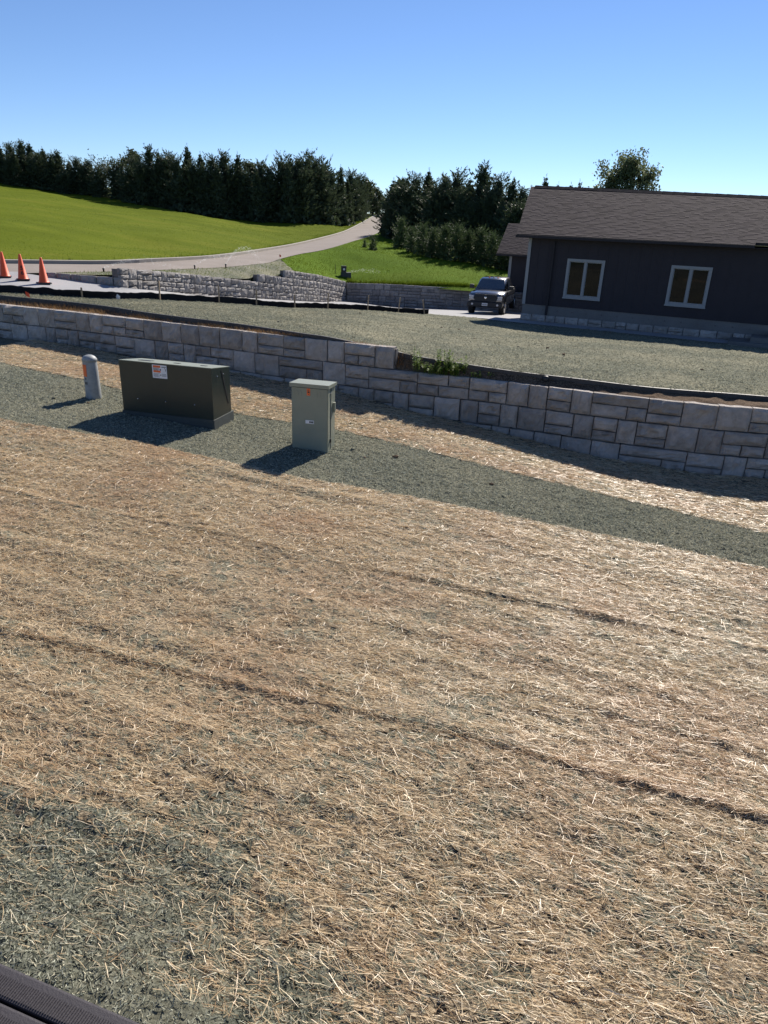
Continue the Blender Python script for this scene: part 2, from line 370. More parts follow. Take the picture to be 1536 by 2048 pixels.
SEAM3 = [(-10.5, 6.85), (-3.22, 5.07), (-1.51, 4.69), (0.03, 4.33), (1.45, 3.94), (2.7, 3.64), (8.5, 2.15)]
UPPER = [(-10.5, 15.7), (-7.54, 14.41), (-5.2, 13.33), (-2.89, 12.48), (-0.93, 11.98), (0.23, 11.52), (2.44, 10.44), (3.97, 9.76), (5.42, 9.1), (8.5, 7.75)]
def line_y(L, x): P = np.array(L); return np.interp(x, P[:, 0], P[:, 1])

def ground_z(x, y, micro=True):
    x = np.asarray(x, float); y = np.asarray(y, float)
    t = np.clip((np.interp(x, WALLX, WALLY) - y) / 4.0, 0, 1); t = t * t * (3 - 2 * t)
    z = np.interp(x, GX, GZ) * (1 - t) + (0.1 - 0.06 * x) * t
    z = z + 0.05 * fbm(x * 0.45, y * 0.45, 5, 3)
    # overlapped blanket edges stand up as low irregular ridges
    for k, (L, hgt) in enumerate(((SEAM2, 0.018), (SEAM3, 0.022))):
        d = y - line_y(L, x) - 0.10 * vn(x * 0.9, y * 0.0 + k, 21)
        a = hgt * (0.8 + 0.6 * np.clip(vn(x * 0.9, y * 0 + 3.3 * k, 33) + 0.25 + 0.06 * x, 0, 1))
        z = z + a * np.where(d < 0, np.exp(-(d / 0.016) ** 2), np.exp(-(d / 0.10) ** 2))
    # stretched folds in the blankets
    w = np.clip((line_y(SEAM1, x) - y) / 0.5, 0, 1)
    d = (y + 0.31 * x)
    z = z + w * (0.030 * np.clip(vn(x * 0.35, d * 4.2, 8) + 0.1, 0, 1) * 2 + 0.012 * vn(x * 0.5, d * 11, 9))
    if micro:
        z = z + 0.020 * vn(x * 9, y * 9, 2) + 0.020 * vn(x * 21, y * 21, 4) + 0.012 * vn(x * 40, y * 40, 6)
    return z

# far ground sheet out to the horizon
g = MB(); g.add([(-3000, -3000, -2.2), (3000, -3000, -2.2), (3000, 3000, -2.2), (-3000, 3000, -2.2)], [(0, 1, 2, 3)])
g.build('ground', M_FIELD)['kind'] = 'structure'

# near ground in front of the long wall
def near_sheet():
    xs = np.arange(-9.0, 7.6, 0.036); m = 380
    V = np.zeros((len(xs), m, 3)); t = np.linspace(0, 1, m)
    y1 = np.interp(xs, WALLX, WALLY) + 0.25
    V[:, :, 0] = xs[:, None]; V[:, :, 1] = 1.6 + (y1[:, None] - 1.6) * t[None, :] ** 1.15
    V[:, :, 2] = ground_z(V[:, :, 0], V[:, :, 1])
    return np_mesh('seeded_ground', V.reshape(-1, 3), grid_faces(len(xs), m), M_HYDRO, None, True, 'structure')
NEARG = near_sheet()
def coarse_sheet():
    xs = np.arange(-14, 12.1, 0.25); m = 60; t = np.linspace(0, 1, m)
    y1 = np.interp(xs, WALLX, WALLY) + 0.2
    V = np.zeros((len(xs), m, 3)); V[:, :, 0] = xs[:, None]; V[:, :, 1] = -6 + (y1[:, None] + 6) * t[None, :]
    V[:, :, 2] = ground_z(V[:, :, 0], V[:, :, 1], False) - 0.09
    return np_mesh('ground_below_wall', V.reshape(-1, 3), grid_faces(len(xs), m), M_HYDRO, None, True, 'structure')
coarse_sheet()

# plateau above the wall
P_A = [(-12.2, 20.3, 1.36)] + EDGING + [(10, 12.2, 0.88), (14.5, 11.6, 0.85)]
P_B = [(-13.0, 20.9, 1.27)] + FENCE + [(3.5, 32.05, -0.17), (4.5, 31.1, -0.15), (7.89, 29.33, -0.13), (12.3, 27.05, -0.14), (18.5, 23.9, -0.14)]
def plateau():
    n, m = 440, 260
    a = resample(P_A, n); b = resample(P_B, n); t = (np.linspace(0, 1, m) ** 1.25)[None, :, None]
    V = (a[:, None, :] * (1 - t) + b[:, None, :] * t).reshape(-1, 3)
    x, y = V[:, 0], V[:, 1]
    w = np.broadcast_to(np.minimum(1, 10 * np.minimum(t, 1 - t)), (n, m, 1)).reshape(-1)
    V[:, 2] += w * 0.10 * fbm(x * 0.35, y * 0.35, 9, 3) + 0.030 * vn(x * 7, y * 7, 1) + 0.034 * vn(x * 16, y * 16, 3)
    return np_mesh('plateau', V, grid_faces(n, m), M_HYDRO2, None, True, 'structure')
PLATEAU = plateau()

# planting bed between wall top and edging
bedA = [(-13.5, 20.25, 1.17)] + [(x, y + 0.26, 1.20 if x < 0.0 else 0.76) for x, y in zip(WALLX[1:-1], WALLY[1:-1])] + [(13, 11.5, 0.74)]
bedB = [(x, y + 0.06, z - 0.09) for x, y, z in P_A]
bedA = [(-12.4, 19.68, 1.2), (-8.15, 17.95, 1.2), (-4.97, 16.61, 1.2), (-2.39, 15.48, 1.2), (-0.6, 14.76, 1.2), (0.02, 14.51, 1.19), (0.12, 14.47, 0.79), (1.59, 14.02, 0.79), (2.89, 13.53, 0.79), (4.75, 12.79, 0.79), (6.67, 12.34, 0.79), (14.5, 11.1, 0.79)]
bedB = [(-12.2, 20.3, 1.25), (-7.39, 18.23, 1.25), (-4.02, 16.44, 1.22), (-1.96, 15.36, 1.21), (-0.4, 14.84, 1.14), (0.12, 14.72, 1.04), (0.6, 14.55, 0.99), (1.7, 14.15, 0.945), (3.0, 13.72, 0.895), (4.75, 13.12, 0.865), (6.85, 12.75, 0.845), (14.5, 11.6, 0.80)]
def poly_n(L, u):
    P = np.array(L); return np.stack([np.interp(u, P[:, 0], P[:, k]) for k in range(3)], 1)
ux = np.linspace(-12.2, 14.5, 420)
BED = ruled('planting_bed', poly_n(bedA, ux), poly_n(bedB, ux), 420, 8, M_SOIL, 0.035, 5.0, resamp=False)

# driveway, road, lawns
D_A = [(-16, 19.4, 1.3)] + [(x, y + 0.05, z + float(np.interp(x, [-9.5, -6], [0.12, 0.0]))) for x, y, z in FENCE] + [(3.5, 32.1, -0.18), (5.2, 31.75, -0.17), (7.5, 33.5, -0.3), (10, 35.5, -0.5)]
D_B = [(-18, 20.9, 1.56), (-13.26, 24.7, 1.56), (-12.3, 24.4, 1.56)] + WBASE + [(13, 41.5, -1.1)]
DRIVE = ruled('driveway', [(x, y, z - 0.0) for x, y, z in D_A], D_B, 160, 24, M_DRIVE)
ROAD = ruled('road', [(x, y, z) for x, y, z in NEAR], [(x, y, z - 0.12) for x, y, z in KERB], 200, 14, M_ROAD, 0.03, 0.6)
LAWN = ruled('lawn', KERB, TBASE, 240, 120, M_LAWN, 0.5, 0.10, seed=4)
ruled('hilltop', TBASE, [(-110, 150, 9), (-60, 160, 8), (-30, 160, 6), (-14, 165, 5), (-5, 190, 4.9)], 80, 20, M_FIELD)
MOUND = ruled('seeded_mound', [(-11.88, 25.5, 1.52), (-10.3, 27.64, 1.49), (-9.44, 30.37, 1.42), (-8.65, 32.88, 1.36), (-8.03, 35.09, 1.31), (-7.36, 37.79, 1.30), (-6.8, 40.46, 1.30), (-6.62, 42.99, 1.37)],
              [(-11.3, 24.3, 1.60), (-9.5, 24.7, 1.60), (-8.75, 27.3, 1.55), (-8.1, 29.6, 1.31), (-6.75, 33.2, 0.98), (-6.3, 34.2, 1.08), (-5.75, 35.6, 0.98), (-5.05, 37.6, 1.08)], 140, 40, M_HYDRO2, 0.05, 1.2, resamp=True)
VERGE = ruled('verge', [(-6.62, 42.99, 1.36), (-6.05, 47.62, 1.47), (-4.9, 51.77, 1.63), (-3.6, 57.9, 1.98), (-2.05, 81.97, 2.37), (-1.14, 104.99, 3.18)],
              [(-5.05, 37.6, 1.08), (-4.2, 40.6, 0.72), (-3.0, 45.2, 0.08), (0.6, 45.6, -0.02), (6.7, 43.9, -0.03), (14, 50, 0.2), (24, 100, 2.2)], 120, 60, M_VERGE, 0.25, 0.2, seed=2)
ruled('shoulder', [(-13.6, 24.2, 1.45), (-11.35, 24.0, 1.42), (-10.2, 24.1, 1.33), (-9.2, 24.3, 1.25)], [(-13.4, 25.4, 1.42), (-12.0, 26.0, 1.42), (-11.0, 27.4, 1.40), (-10.3, 28.2, 1.38)], 30, 8, M_HYDRO2)
# kerb stones along the far side of the road
kp = resample(KERB, 130); kv = []; kf = []
for i, p in enumerate(kp):
    d = kp[min(i + 1, 129)] - kp[max(i - 1, 0)]; d /= np.linalg.norm(d[:2]); nn = np.array([d[1], -d[0], 0])
    a = p + nn * 0.16; b = p - nn * 0.04
    kv += [(a[0], a[1], a[2] - 0.3), (a[0], a[1], a[2] + 0.015), (b[0], b[1], b[2] + 0.03), (b[0], b[1], b[2] - 0.3)]
    if i: kf += [tuple(4 * (i - 1) + k for k in q) for q in ((0, 4, 5, 1), (1, 5, 6, 2), (2, 6, 7, 3))]
mesh_obj('kerb', kv, kf, M_KERB)['kind'] = 'structure'
# walkway along the house
wk = [(4.9, 31.75), (5.63 - 0.36, 31.5 - 0.5)]
U = np.array([0.88937, -0.45719]); NI = np.array([0.45719, 0.88937]); HC = np.array([5.63, 31.5])
wa = []; wb = []
for s in np.linspace(-1.2, 14, 40):
    p = HC + U * s - NI * 1.05; q = HC + U * s - NI * 0.1
    wa.append((p[0], p[1], -0.115)); wb.append((q[0], q[1], -0.105))
ruled('walkway', wa, wb, 60, 5, M_DRIVE, resamp=True)

# ------------------------------------------------------------------ stone retaining walls
def stone_variants(k=20):
    out = []
    nx, ny = 9, 6
    for q in range(k):
        r = random.Random(100 + q)
        cor = [[r.uniform(-0.04, 0.0), r.uniform(-0.04, 0.0)] for _ in range(4)]
        vs = []; fs = []
        sd_ = r.random() * 50
        tilt = r.uniform(-0.25, 0.25); tilt2 = r.uniform(-0.2, 0.2)
        for j in range(ny):
            for i in range(nx):
                u = i / (nx - 1); v = j / (ny - 1)
                e = min(min(u, 1 - u) * 9, min(v, 1 - v) * 6, 1.0)
                nz = float(fbm(np.array(u * 3.4 + sd_), np.array(v * 2.4 + sd_ * 0.7), q, 4))
                dpt = -0.045 * (1 - e) ** 1.2 + e * (0.085 * nz + 0.02 * (tilt * (u - .5) + tilt2 * (v - .5)))
                ju = 0.012 * float(vn(np.array(v * 4 + sd_), np.array(3.1 + i), 1)) if i in (0, nx - 1) else 0
                jv = 0.035 * float(vn(np.array(u * 4 + sd_), np.array(7.7 + j), 2)) if j in (0, ny - 1) else 0
                vs.append((u - 0.5 + ju, -dpt, v - 0.5 + jv))
        n0 = len(vs)
        ring = [(i, 0) for i in range(nx)] + [(nx - 1, j) for j in range(1, ny)] + [(i, ny - 1) for i in range(nx - 2, -1, -1)] + [(0, j) for j in range(ny - 2, 0, -1)]
        for (i, j) in ring:
            p = vs[j * nx + i]; vs.append((p[0], 0.21, p[2]))
        for j in range(ny - 1):
            for i in range(nx - 1): fs.append((j * nx + i, j * nx + i + 1, (j + 1) * nx + i + 1, (j + 1) * nx + i))
        R_ = len(ring)
        for k2 in range(R_):
            a = ring[k2]; b = ring[(k2 + 1) % R_]
            fs.append((b[1] * nx + b[0], a[1] * nx + a[0], n0 + k2, n0 + (k2 + 1) % R_))
        me = bpy.data.meshes.new('stone'); me.from_pydata(vs, [], fs); me.update(); me.materials.append(M_STONE)
        out.append(me)
    return out
STONES = stone_variants()
PAT = [
    [(0, 0, .36, 1), (.36, .46, 1, 1), (.36, 0, .66, .46), (.66, 0, 1, .46)],
    [(0, .42, .62, 1), (0, 0, .62, .42), (.62, 0, 1, 1)],
    [(0, .5, .4, 1), (.4, .5, 1, 1), (0, 0, .58, .5), (.58, 0, 1, .5)],
    [(0, 0, .5, 1), (.5, .4, 1, 1), (.5, 0, 1, .4)],
    [(0, .55, 1, 1), (0, 0, .35, .55), (.35, 0, 1, .55)],
    [(0, 0, .3, 1), (.3, .45, .68, 1), (.3, 0, .68, .45), (.68, 0, 1, 1)],
    [(0, 0, .52, 1), (.52, 0, 1, 1)],
]
def path_at(P, S, s):
    s = min(max(s, 0), S[-1]); i = min(int(np.searchsorted(S, s, side='right')) - 1, len(P) - 2)
    t = (s - S[i]) / max(1e-6, S[i + 1] - S[i]); return P[i] * (1 - t) + P[i + 1] * t
def stone_course(parent, P, S, s0, s1, zt, h, block, setback, rnd, joint=0.020, pats=PAT, soff=0.0, flat=1.0, mat=None):
    """one course of moulded blocks: each stone of the face its own object"""
    s = s0 - soff
    while s < s1 - 0.05:
        L = block * rnd.uniform(0.9, 1.1); pat = rnd.choice(pats)
        flip = rnd.random() < 0.5
        for (a, b, c, d) in pat:
            if flip: a, c = 1 - c, 1 - a
            x0, x1 = max(s + a * L, s0), min(s + c * L, s1)
            if x1 - x0 < 0.09: continue
            p0 = path_at(P, S, x0); p1 = path_at(P, S, x1); dd = p1 - p0; w = np.linalg.norm(dd); dd /= w
            nrm = np.array([dd[1], -dd[0]])         # outward (towards the viewer's side)
            mid = (p0 + p1) / 2 - nrm * (setback + rnd.uniform(-0.012, 0.008))
            z0, z1 = zt((x0 + x1) / 2) - h + b * h, zt((x0 + x1) / 2) - h + d * h
            o = bpy.data.objects.new('stone', rnd.choice(STONES)); COL.objects.link(o); o.parent = parent
            sw = (w - joint) * (1 if rnd.random() < 0.5 else -1) * 0.995
            sgn = 1
            M = Matrix(((dd[0], -nrm[0], 0, mid[0]), (dd[1], -nrm[1], 0, mid[1]), (0, 0, 1, (z0 + z1) / 2), (0, 0, 0, 1)))
            slope = (zt(x1) - zt(x0)) / max(0.01, x1 - x0)
            M[2][0] = slope
            o.matrix_basis = M @ Matrix.Diagonal((w - joint, flat, (z1 - z0) - joint, 1))
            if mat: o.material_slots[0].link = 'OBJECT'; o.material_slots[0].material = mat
        s += L
def wall_core(parent, P, S, s0, s1, ztop, zbot, thick=0.36, rec=0.12):
    n = max(2, int((s1 - s0) / 0.4)); vs = []; fs = []
    for i in range(n + 1):
        s = s0 + (s1 - s0) * i / n; p = path_at(P, S, s); q0 = path_at(P, S, s - 0.2); q1 = path_at(P, S, s + 0.2)
        d = q1 - q0; d /= np.linalg.norm(d); nr = np.array([d[1], -d[0]])
        a = p - nr * rec; b = p - nr * thick
        vs += [(a[0], a[1], zbot(s)), (a[0], a[1], ztop(s)), (b[0], b[1], ztop(s)), (b[0], b[1], zbot(s))]
        if i: fs += [tuple(4 * (i - 1) + k for k in q) for q in ((0, 4, 5, 1), (1, 5, 6, 2), (2, 6, 7, 3))]
    fs += [(0, 1, 2, 3), tuple(4 * n + k for k in (3, 2, 1, 0))]
    return mesh_obj('core', vs, fs, M_JOINT, parent)

def cum(P): return np.concatenate([[0], np.cumsum(np.linalg.norm(np.diff(P, axis=0), axis=1))])
rw = random.Random(5)
FW = resample([(x, y) for x, y in zip(WALLX, WALLY)], 140); FS = cum(FW)
def s_of_x(x): return float(np.interp(x, FW[:, 0], FS))
s_l, s_step, s_r = s_of_x(-11.6), s_of_x(0.10), s_of_x(8.2)
wall = empty('retaining_wall', (0, 0, 0), 0, 'long grey moulded stone retaining wall stepping down behind the utility boxes', 'retaining wall', 'stone retaining walls')
stone_course(wall, FW, FS, s_l, s_step, lambda s: 1.25, 0.45, 1.12, 0.07, rw)
stone_course(wall, FW, FS, s_l, s_r, lambda s: 0.80, 0.45, 1.12, 0.04, rw, soff=0.5)
stone_course(wall, FW, FS, s_of_x(-8), s_r, lambda s: 0.35, 0.45, 1.12, 0.01, rw)
stone_course(wall, FW, FS, s_of_x(0.8), s_r, lambda s: -0.10, 0.45, 1.12, -0.02, rw, soff=0.4)
wall_core(wall, FW, FS, s_l, s_step - 0.05, lambda s: 1.2, lambda s: -0.1, 0.30, 0.19)
wall_core(wall, FW, FS, s_step - 0.05, s_r, lambda s: 0.75, lambda s: -0.8, 0.26, 0.16)

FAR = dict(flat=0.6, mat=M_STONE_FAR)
wall2 = empty('retaining_wall', (0, 0, 0), 0, 'far stepped stone retaining wall along the driveway below the road', 'retaining wall', 'stone retaining walls')
P1 = np.array([(-11.4, 24.07), (-10.2, 24.12), (-9.05, 24.37)]); S1 = cum(P1)
rw = random.Random(8)
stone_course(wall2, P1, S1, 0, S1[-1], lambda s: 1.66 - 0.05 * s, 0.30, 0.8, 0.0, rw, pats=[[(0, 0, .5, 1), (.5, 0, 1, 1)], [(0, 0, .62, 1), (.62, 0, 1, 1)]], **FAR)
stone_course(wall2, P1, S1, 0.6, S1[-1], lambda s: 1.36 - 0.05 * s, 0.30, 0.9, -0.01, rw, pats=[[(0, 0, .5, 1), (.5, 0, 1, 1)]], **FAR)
P2 = resample([(-9.03, 24.35), (-8.46, 27.21), (-7.82, 29.48), (-6.28, 33.41), (-5.08, 36.65), (-4.03, 40.3), (-2.85, 44.91)], 60); S2 = cum(P2)
def T2(s):
    y = path_at(P2, S2, s)[1]; return float(np.interp(y, [24.3, 27.2, 29.5, 33.4, 35.6, 40.3, 44.9], [1.87, 1.59, 1.35, 0.86, 0.58, 0.06, -0.58]))
h2 = 0.36
sy = lambda y: float(np.interp(y, P2[:, 1], S2))
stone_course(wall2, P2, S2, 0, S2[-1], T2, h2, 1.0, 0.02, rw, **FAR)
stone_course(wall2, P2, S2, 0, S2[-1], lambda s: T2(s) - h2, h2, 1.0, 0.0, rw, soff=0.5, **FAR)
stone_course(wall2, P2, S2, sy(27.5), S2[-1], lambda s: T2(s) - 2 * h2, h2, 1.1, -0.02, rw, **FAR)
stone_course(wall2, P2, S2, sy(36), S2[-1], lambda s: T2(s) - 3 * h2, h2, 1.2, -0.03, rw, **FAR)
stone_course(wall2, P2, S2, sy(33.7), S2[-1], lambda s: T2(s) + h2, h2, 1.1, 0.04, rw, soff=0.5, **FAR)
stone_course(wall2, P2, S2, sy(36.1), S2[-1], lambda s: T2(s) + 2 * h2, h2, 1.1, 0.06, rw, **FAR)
wall_core(wall2, P2, S2, 0.02, S2[-1], lambda s: T2(s) - 0.04, lambda s: T2(s) - 4 * h2)
wall_core(wall2, P2, S2, sy(33.8), S2[-1], lambda s: T2(s) + h2 - 0.04, lambda s: T2(s) - 0.05, 0.38, 0.15)
wall_core(wall2, P2, S2, sy(36.2), S2[-1], lambda s: T2(s) + 2 * h2 - 0.04, lambda s: T2(s) + h2 - 0.05, 0.40, 0.18)
wall_core(wall2, P1, S1, 0.02, S1[-1], lambda s: 1.62 - 0.05 * s, lambda s: 0.9)
P3 = np.array([(-2.85, 44.91), (-0.78, 45.29), (0.66, 45.2), (4.74, 44.25), (8.5, 42.8)]); S3 = cum(P3)
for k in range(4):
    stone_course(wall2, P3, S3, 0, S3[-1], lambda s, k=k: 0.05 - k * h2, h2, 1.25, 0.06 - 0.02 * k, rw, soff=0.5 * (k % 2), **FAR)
wall_core(wall2, P3, S3, 0.0, S3[-1], lambda s: 0.01, lambda s: -1.8, 0.40, 0.18)

# ------------------------------------------------------------------ house
RZ = math.atan2(U[1], U[0])
house = empty('house', (HC[0], HC[1], -0.13), RZ, 'dark single storey house with brown shingle roof and two pale framed windows', 'house')
X1 = 15.0; ZS, ZE = 0.69, 3.34
WIN = [(1.70, 3.22, 1.08, 2.62), (5.76, 7.23, 1.12, 2.60)]
w = MB()
# front wall with the two openings left free
xs = [0.0] + [v for a in WIN for v in a[:2]] + [X1]
for i in range(len(xs) - 1):
    x0, x1 = xs[i], xs[i + 1]
    if i % 2 == 0: w.box(x0, x1, 0, 0.18, ZS, ZE)
    else:
        a = WIN[i // 2]; w.box(x0, x1, 0, 0.18, ZS, a[2]); w.box(x0, x1, 0, 0.18, a[3], ZE)
w.box(0, 0.18, 0.18, 9.0, ZS, ZE); w.box(X1 - 0.18, X1, 0.18, 9.0, ZS, ZE); w.box(0.18, X1 - 0.18, 8.8, 9.0, ZS, ZE)
w.build('wall', M_SIDING, house)
bt = None
xb = 0.42
while xb < X1:
    segs = [(ZS, ZE)]
    for a in WIN:
        if a[0] - 0.06 < xb < a[1] + 0.06: segs = [(ZS, a[2] - 0.02), (a[3] + 0.02, ZE)]
    for z0, z1 in segs:
        MB().box(xb - 0.025, xb + 0.025, -0.007, -0.001, z0 + 0.003, z1 - 0.003).build('batten', M_SIDING, house)
    xb += 0.41
MB().box(-0.02, X1 + 0.02, 0.03, 9.0, -1.6, ZS - 0.004).build('foundation', M_FOUND, house)
for x in np.arange(0.9, 9, 0.62):       # form-tie marks
    m = Matrix.Translation((x, 0.024, 0.50)) @ Matrix.Rotation(math.pi / 2, 4, 'X')
    b = MB(); b.lathe([(0.03, -0.004), (0.028, 0.006)], 10); b.v = [tuple(m @ Vector(p)) for p in b.v]; b.build('form_tie', M_JOINT, house)
MB().box(-0.03, 0.10, -0.03, -0.002, ZS, ZE).build('corner_trim', M_TRIM, house)
MB().box(-0.03, -0.004, -0.001, 0.10, ZS, ZE).build('corner_trim', M_TRIM, house)
for (a, b_, c, d) in WIN:
    win = MB().box(a - 0.004, a + 0.10, -0.045, 0.08, c, d).box(b_ - 0.10, b_ + 0.004, -0.045, 0.08, c, d).box(a + 0.10, b_ - 0.10, -0.045, 0.08, c, c + 0.10).box(a + 0.10, b_ - 0.10, -0.045, 0.08, d - 0.10, d).build('window', M_TRIM, house)
    mid = (a + b_) / 2
    MB().box(mid - 0.04, mid + 0.04, -0.03, 0.08, c + 0.10, d - 0.10).build('mullion', M_TRIM, win)
    MB().box(a - 0.02, b_ + 0.02, -0.075, -0.046, c - 0.03, c + 0.025).build('sill', M_TRIM, win)
    for x0, x1 in ((a + 0.10, mid - 0.04), (mid + 0.04, b_ - 0.10)):
        MB().box(x0, x1, 0.03, 0.045, c + 0.10, d - 0.10).build('pane', M_PANE, win)
        f = 0.03
        MB().box(x0, x0 + f, 0.005, 0.03, c + 0.10, d - 0.10).box(x1 - f, x1, 0.005, 0.03, c + 0.10, d - 0.10).box(x0 + f, x1 - f, 0.005, 0.03, c + 0.10, c + 0.10 + f).box(x0 + f, x1 - f, 0.005, 0.03, d - 0.10 - f, d - 0.10).build('sash', M_TRIM, win)
# downspout
ds = MB().bbox(1.03, 1.12, -0.10, -0.02, 0.30, 3.25, 0.012).build('downspout', M_FASCIA, house)
for z_ in (0.95, 2.6): MB().bbox(1.02, 1.13, -0.106, -0.015, z_, z_ + 0.05, 0.006).build('strap', M_FASCIA, ds)
# roof: front and back planes with real shingles on the side that shows
E0, E1 = Vector((-0.44, -0.5, 3.47)), Vector((8.50, -0.5, 3.45))
E2, E3 = Vector((8.5, -0.30, 3.53)), Vector((X1 + 0.5, -0.30, 3.53))
Rl, Rr = Vector((-1.60, 4.5, 5.51)), Vector((X1 + 0.5, 4.5, 5.05))
Bl, Br = Vector((-1.0, 9.5, 3.47)), Vector((X1 + 0.5, 9.5, 3.47))
rf = MB()
def slab(a, b, c, d, t=0.10):
    nn = (b - a).cross(d - a).normalized() * t
    rf.add([a, b, c, d, a - nn, b - nn, c - nn, d - nn], [(0, 1, 2, 3), (7, 6, 5, 4), (0, 4, 5, 1), (1, 5, 6, 2), (2, 6, 7, 3), (3, 7, 4, 0)])
Rm = Rl.lerp(Rr, (8.5 + 1.6) / (X1 + 2.1))
slab(E0, E1, Rm, Rl); slab(E2, E3, Rr, Rm); slab(Rl, Rr, Br, Bl)
roof = rf.build('roof', M_FASCIA, house)
def shingles(parent, a, b, c, d, exposure=0.135, wid=0.30, seed=1):
    """laminated tabs laid in courses on the quad a,b (eave) c,d (ridge)"""
    rr = random.Random(seed); V = []; F = []; K = []
    nrm = (b - a).cross(d - a).normalized()
    rows = int(((d - a).length) / exposure)
    for r in range(rows):
        t0 = r / rows; t1 = min(1.0, (r + 1.15) / rows)
        L0, R0 = a.lerp(d, t0), b.lerp(c, t0); L1, R1 = a.lerp(d, t1), b.lerp(c, t1)
        ln = (R0 - L0).length; x = -rr.uniform(0, wid)
        while x < ln:
            wv = rr.uniform(0.10, 0.30); x0 = max(0, x) / ln; x1 = min(ln, x + wv) / ln; x += wv
            if x1 <= x0: continue
            hi = rr.choice((0.010, 0.011, 0.015, 0.017)); dn = rr.uniform(-0.002, 0.002) * (L1 - L0).normalized()
            p = [L0.lerp(R0, x0) + dn, L0.lerp(R0, x1) + dn, L1.lerp(R1, x1), L1.lerp(R1, x0)]
            i = len(V); g_ = rr.uniform(0.78, 1.18)
            V += [p[0] + nrm * hi, p[1] + nrm * hi, p[2] + nrm * 0.004, p[3] + nrm * 0.004, p[0], p[1]]
            F += [(i, i + 1, i + 2, i + 3), (i + 4, i + 5, i + 1, i)]; K += [(0.056 * g_, 0.045 * g_, 0.050 * g_, 1)] * 6
    o = mesh_obj('shingles', [tuple(v) for v in V], F, M_SHINGLE, parent, kind='stuff')
    at = o.data.color_attributes.new('tint', 'FLOAT_COLOR', 'POINT'); at.data.foreach_set('color', np.array(K, np.float32).ravel())
    return o
shingles(roof, E0, E1, Rm, Rl, seed=1)
shingles(roof, E2, E3, Rr, Rm, seed=2)
rc = MB(); 
for k in range(40):
    p = Rl.lerp(Rr, k / 40 + 0.02); q = Rl.lerp(Rr, (k + 1.06) / 40 + 0.02)
    if k == 0: p = Rl.lerp(Rr, 0.012)
    rc.add([p + Vector((0, -0.20, -0.05)), q + Vector((0, -0.20, -0.05)), q + Vector((0, 0, 0.055)), p + Vector((0, 0, 0.065)), q + Vector((0, 0.2, -0.05)), p + Vector((0, 0.2, -0.05))], [(0, 1, 2, 3), (3, 2, 4, 5)])
rc.build('ridge_vent', M_RIDGE, roof)
# gutter along the eave
gut = MB()
gut.bbox(-0.44, 8.5, -0.60, -0.505, 3.34, 3.45, 0.015).build('gutter', M_FASCIA, house)
MB().box(-0.40, X1, -0.42, -0.002, 3.342, 3.36).build('soffit', M_SIDING, house)
# gable end triangle on the left
MB().add([(0.0, 0.0, ZE), (0.0, 9.0, ZE), (0.0, 4.5, 5.3), (0.15, 0.0, ZE), (0.15, 9.0, ZE), (0.15, 4.5, 5.3)], [(0, 1, 2), (5, 4, 3), (0, 2, 5, 3), (1, 4, 5, 2)]).build('gable', M_SIDING, house)
# base course of split stone along the front
rs = random.Random(4); x = -0.05
while x < 8.9:
    wv = rs.choice((0.42, 0.5, 0.56, 0.62)); parts = [(0, 1)] if rs.random() < 0.5 else [(0, 0.42), (0.42, 1)]
    for z0, z1 in parts:
        o = bpy.data.objects.new('base_stone', rs.choice(STONES)); COL.objects.link(o); o.parent = house
        o.matrix_basis = Matrix.Translation((x + wv / 2, -0.09, 0.0 + 0.30 * (z0 + z1) / 2)) @ Matrix.Diagonal((wv - 0.03, 0.8, 0.30 * (z1 - z0) - 0.022, 1))
    x += wv
# lower wing behind the left corner
wy = 12.0
MB().box(-4.76, 3.0, wy, wy + 6, -2.0, 2.22).build('wing_wall', M_SIDING, house)
MB().box(-4.80, -4.64, wy - 0.03, wy - 0.002, -0.9, 2.20).build('corner_trim', M_TRIM, house)
wa_, wb_ = Vector((-5.46, wy - 0.5, 2.27)), Vector((-2.95, wy - 0.5, 2.27)); wc_, wd_ = Vector((-4.35, wy + 3.0, 3.93)), Vector((-6.1, wy + 3.0, 3.93))
rf = MB(); slab(wa_, wb_, wc_, wd_)
wroof = rf.build('wing_roof', M_FASCIA, house)
shingles(wroof, wa_, wb_, wc_, wd_, seed=7)
rf = MB(); slab(wb_ + Vector((0.02, 0, 0)), Vector((4, wy + 1.2, 2.27)), Vector((4, wy + 3.0, 3.9)), wc_ + Vector((0.02, 0, 0)))
rf.build('wing_roof', M_FASCIA, house)
MB().bbox(-5.46, -2.6, wy - 0.60, wy - 0.505, 2.14, 2.25, 0.012).build('gutter', M_FASCIA, house)
# porch steps at the right
for k, (x0, x1, z1, y0) in enumerate(((8.35, 11.5, 0.16, -1.5), (9.05, 11.5, 0.34, -1.2), (9.6, 11.5, 0.52, -0.9))):
    MB().bbox(x0, x1, y0, -0.12, -0.4 if k == 0 else z1 - 0.19, z1, 0.012).build('step', M_FOUND, house)

# ------------------------------------------------------------------ ground-level objects near the wall
def place_z(x, y): return float(ground_z(x, y, False))
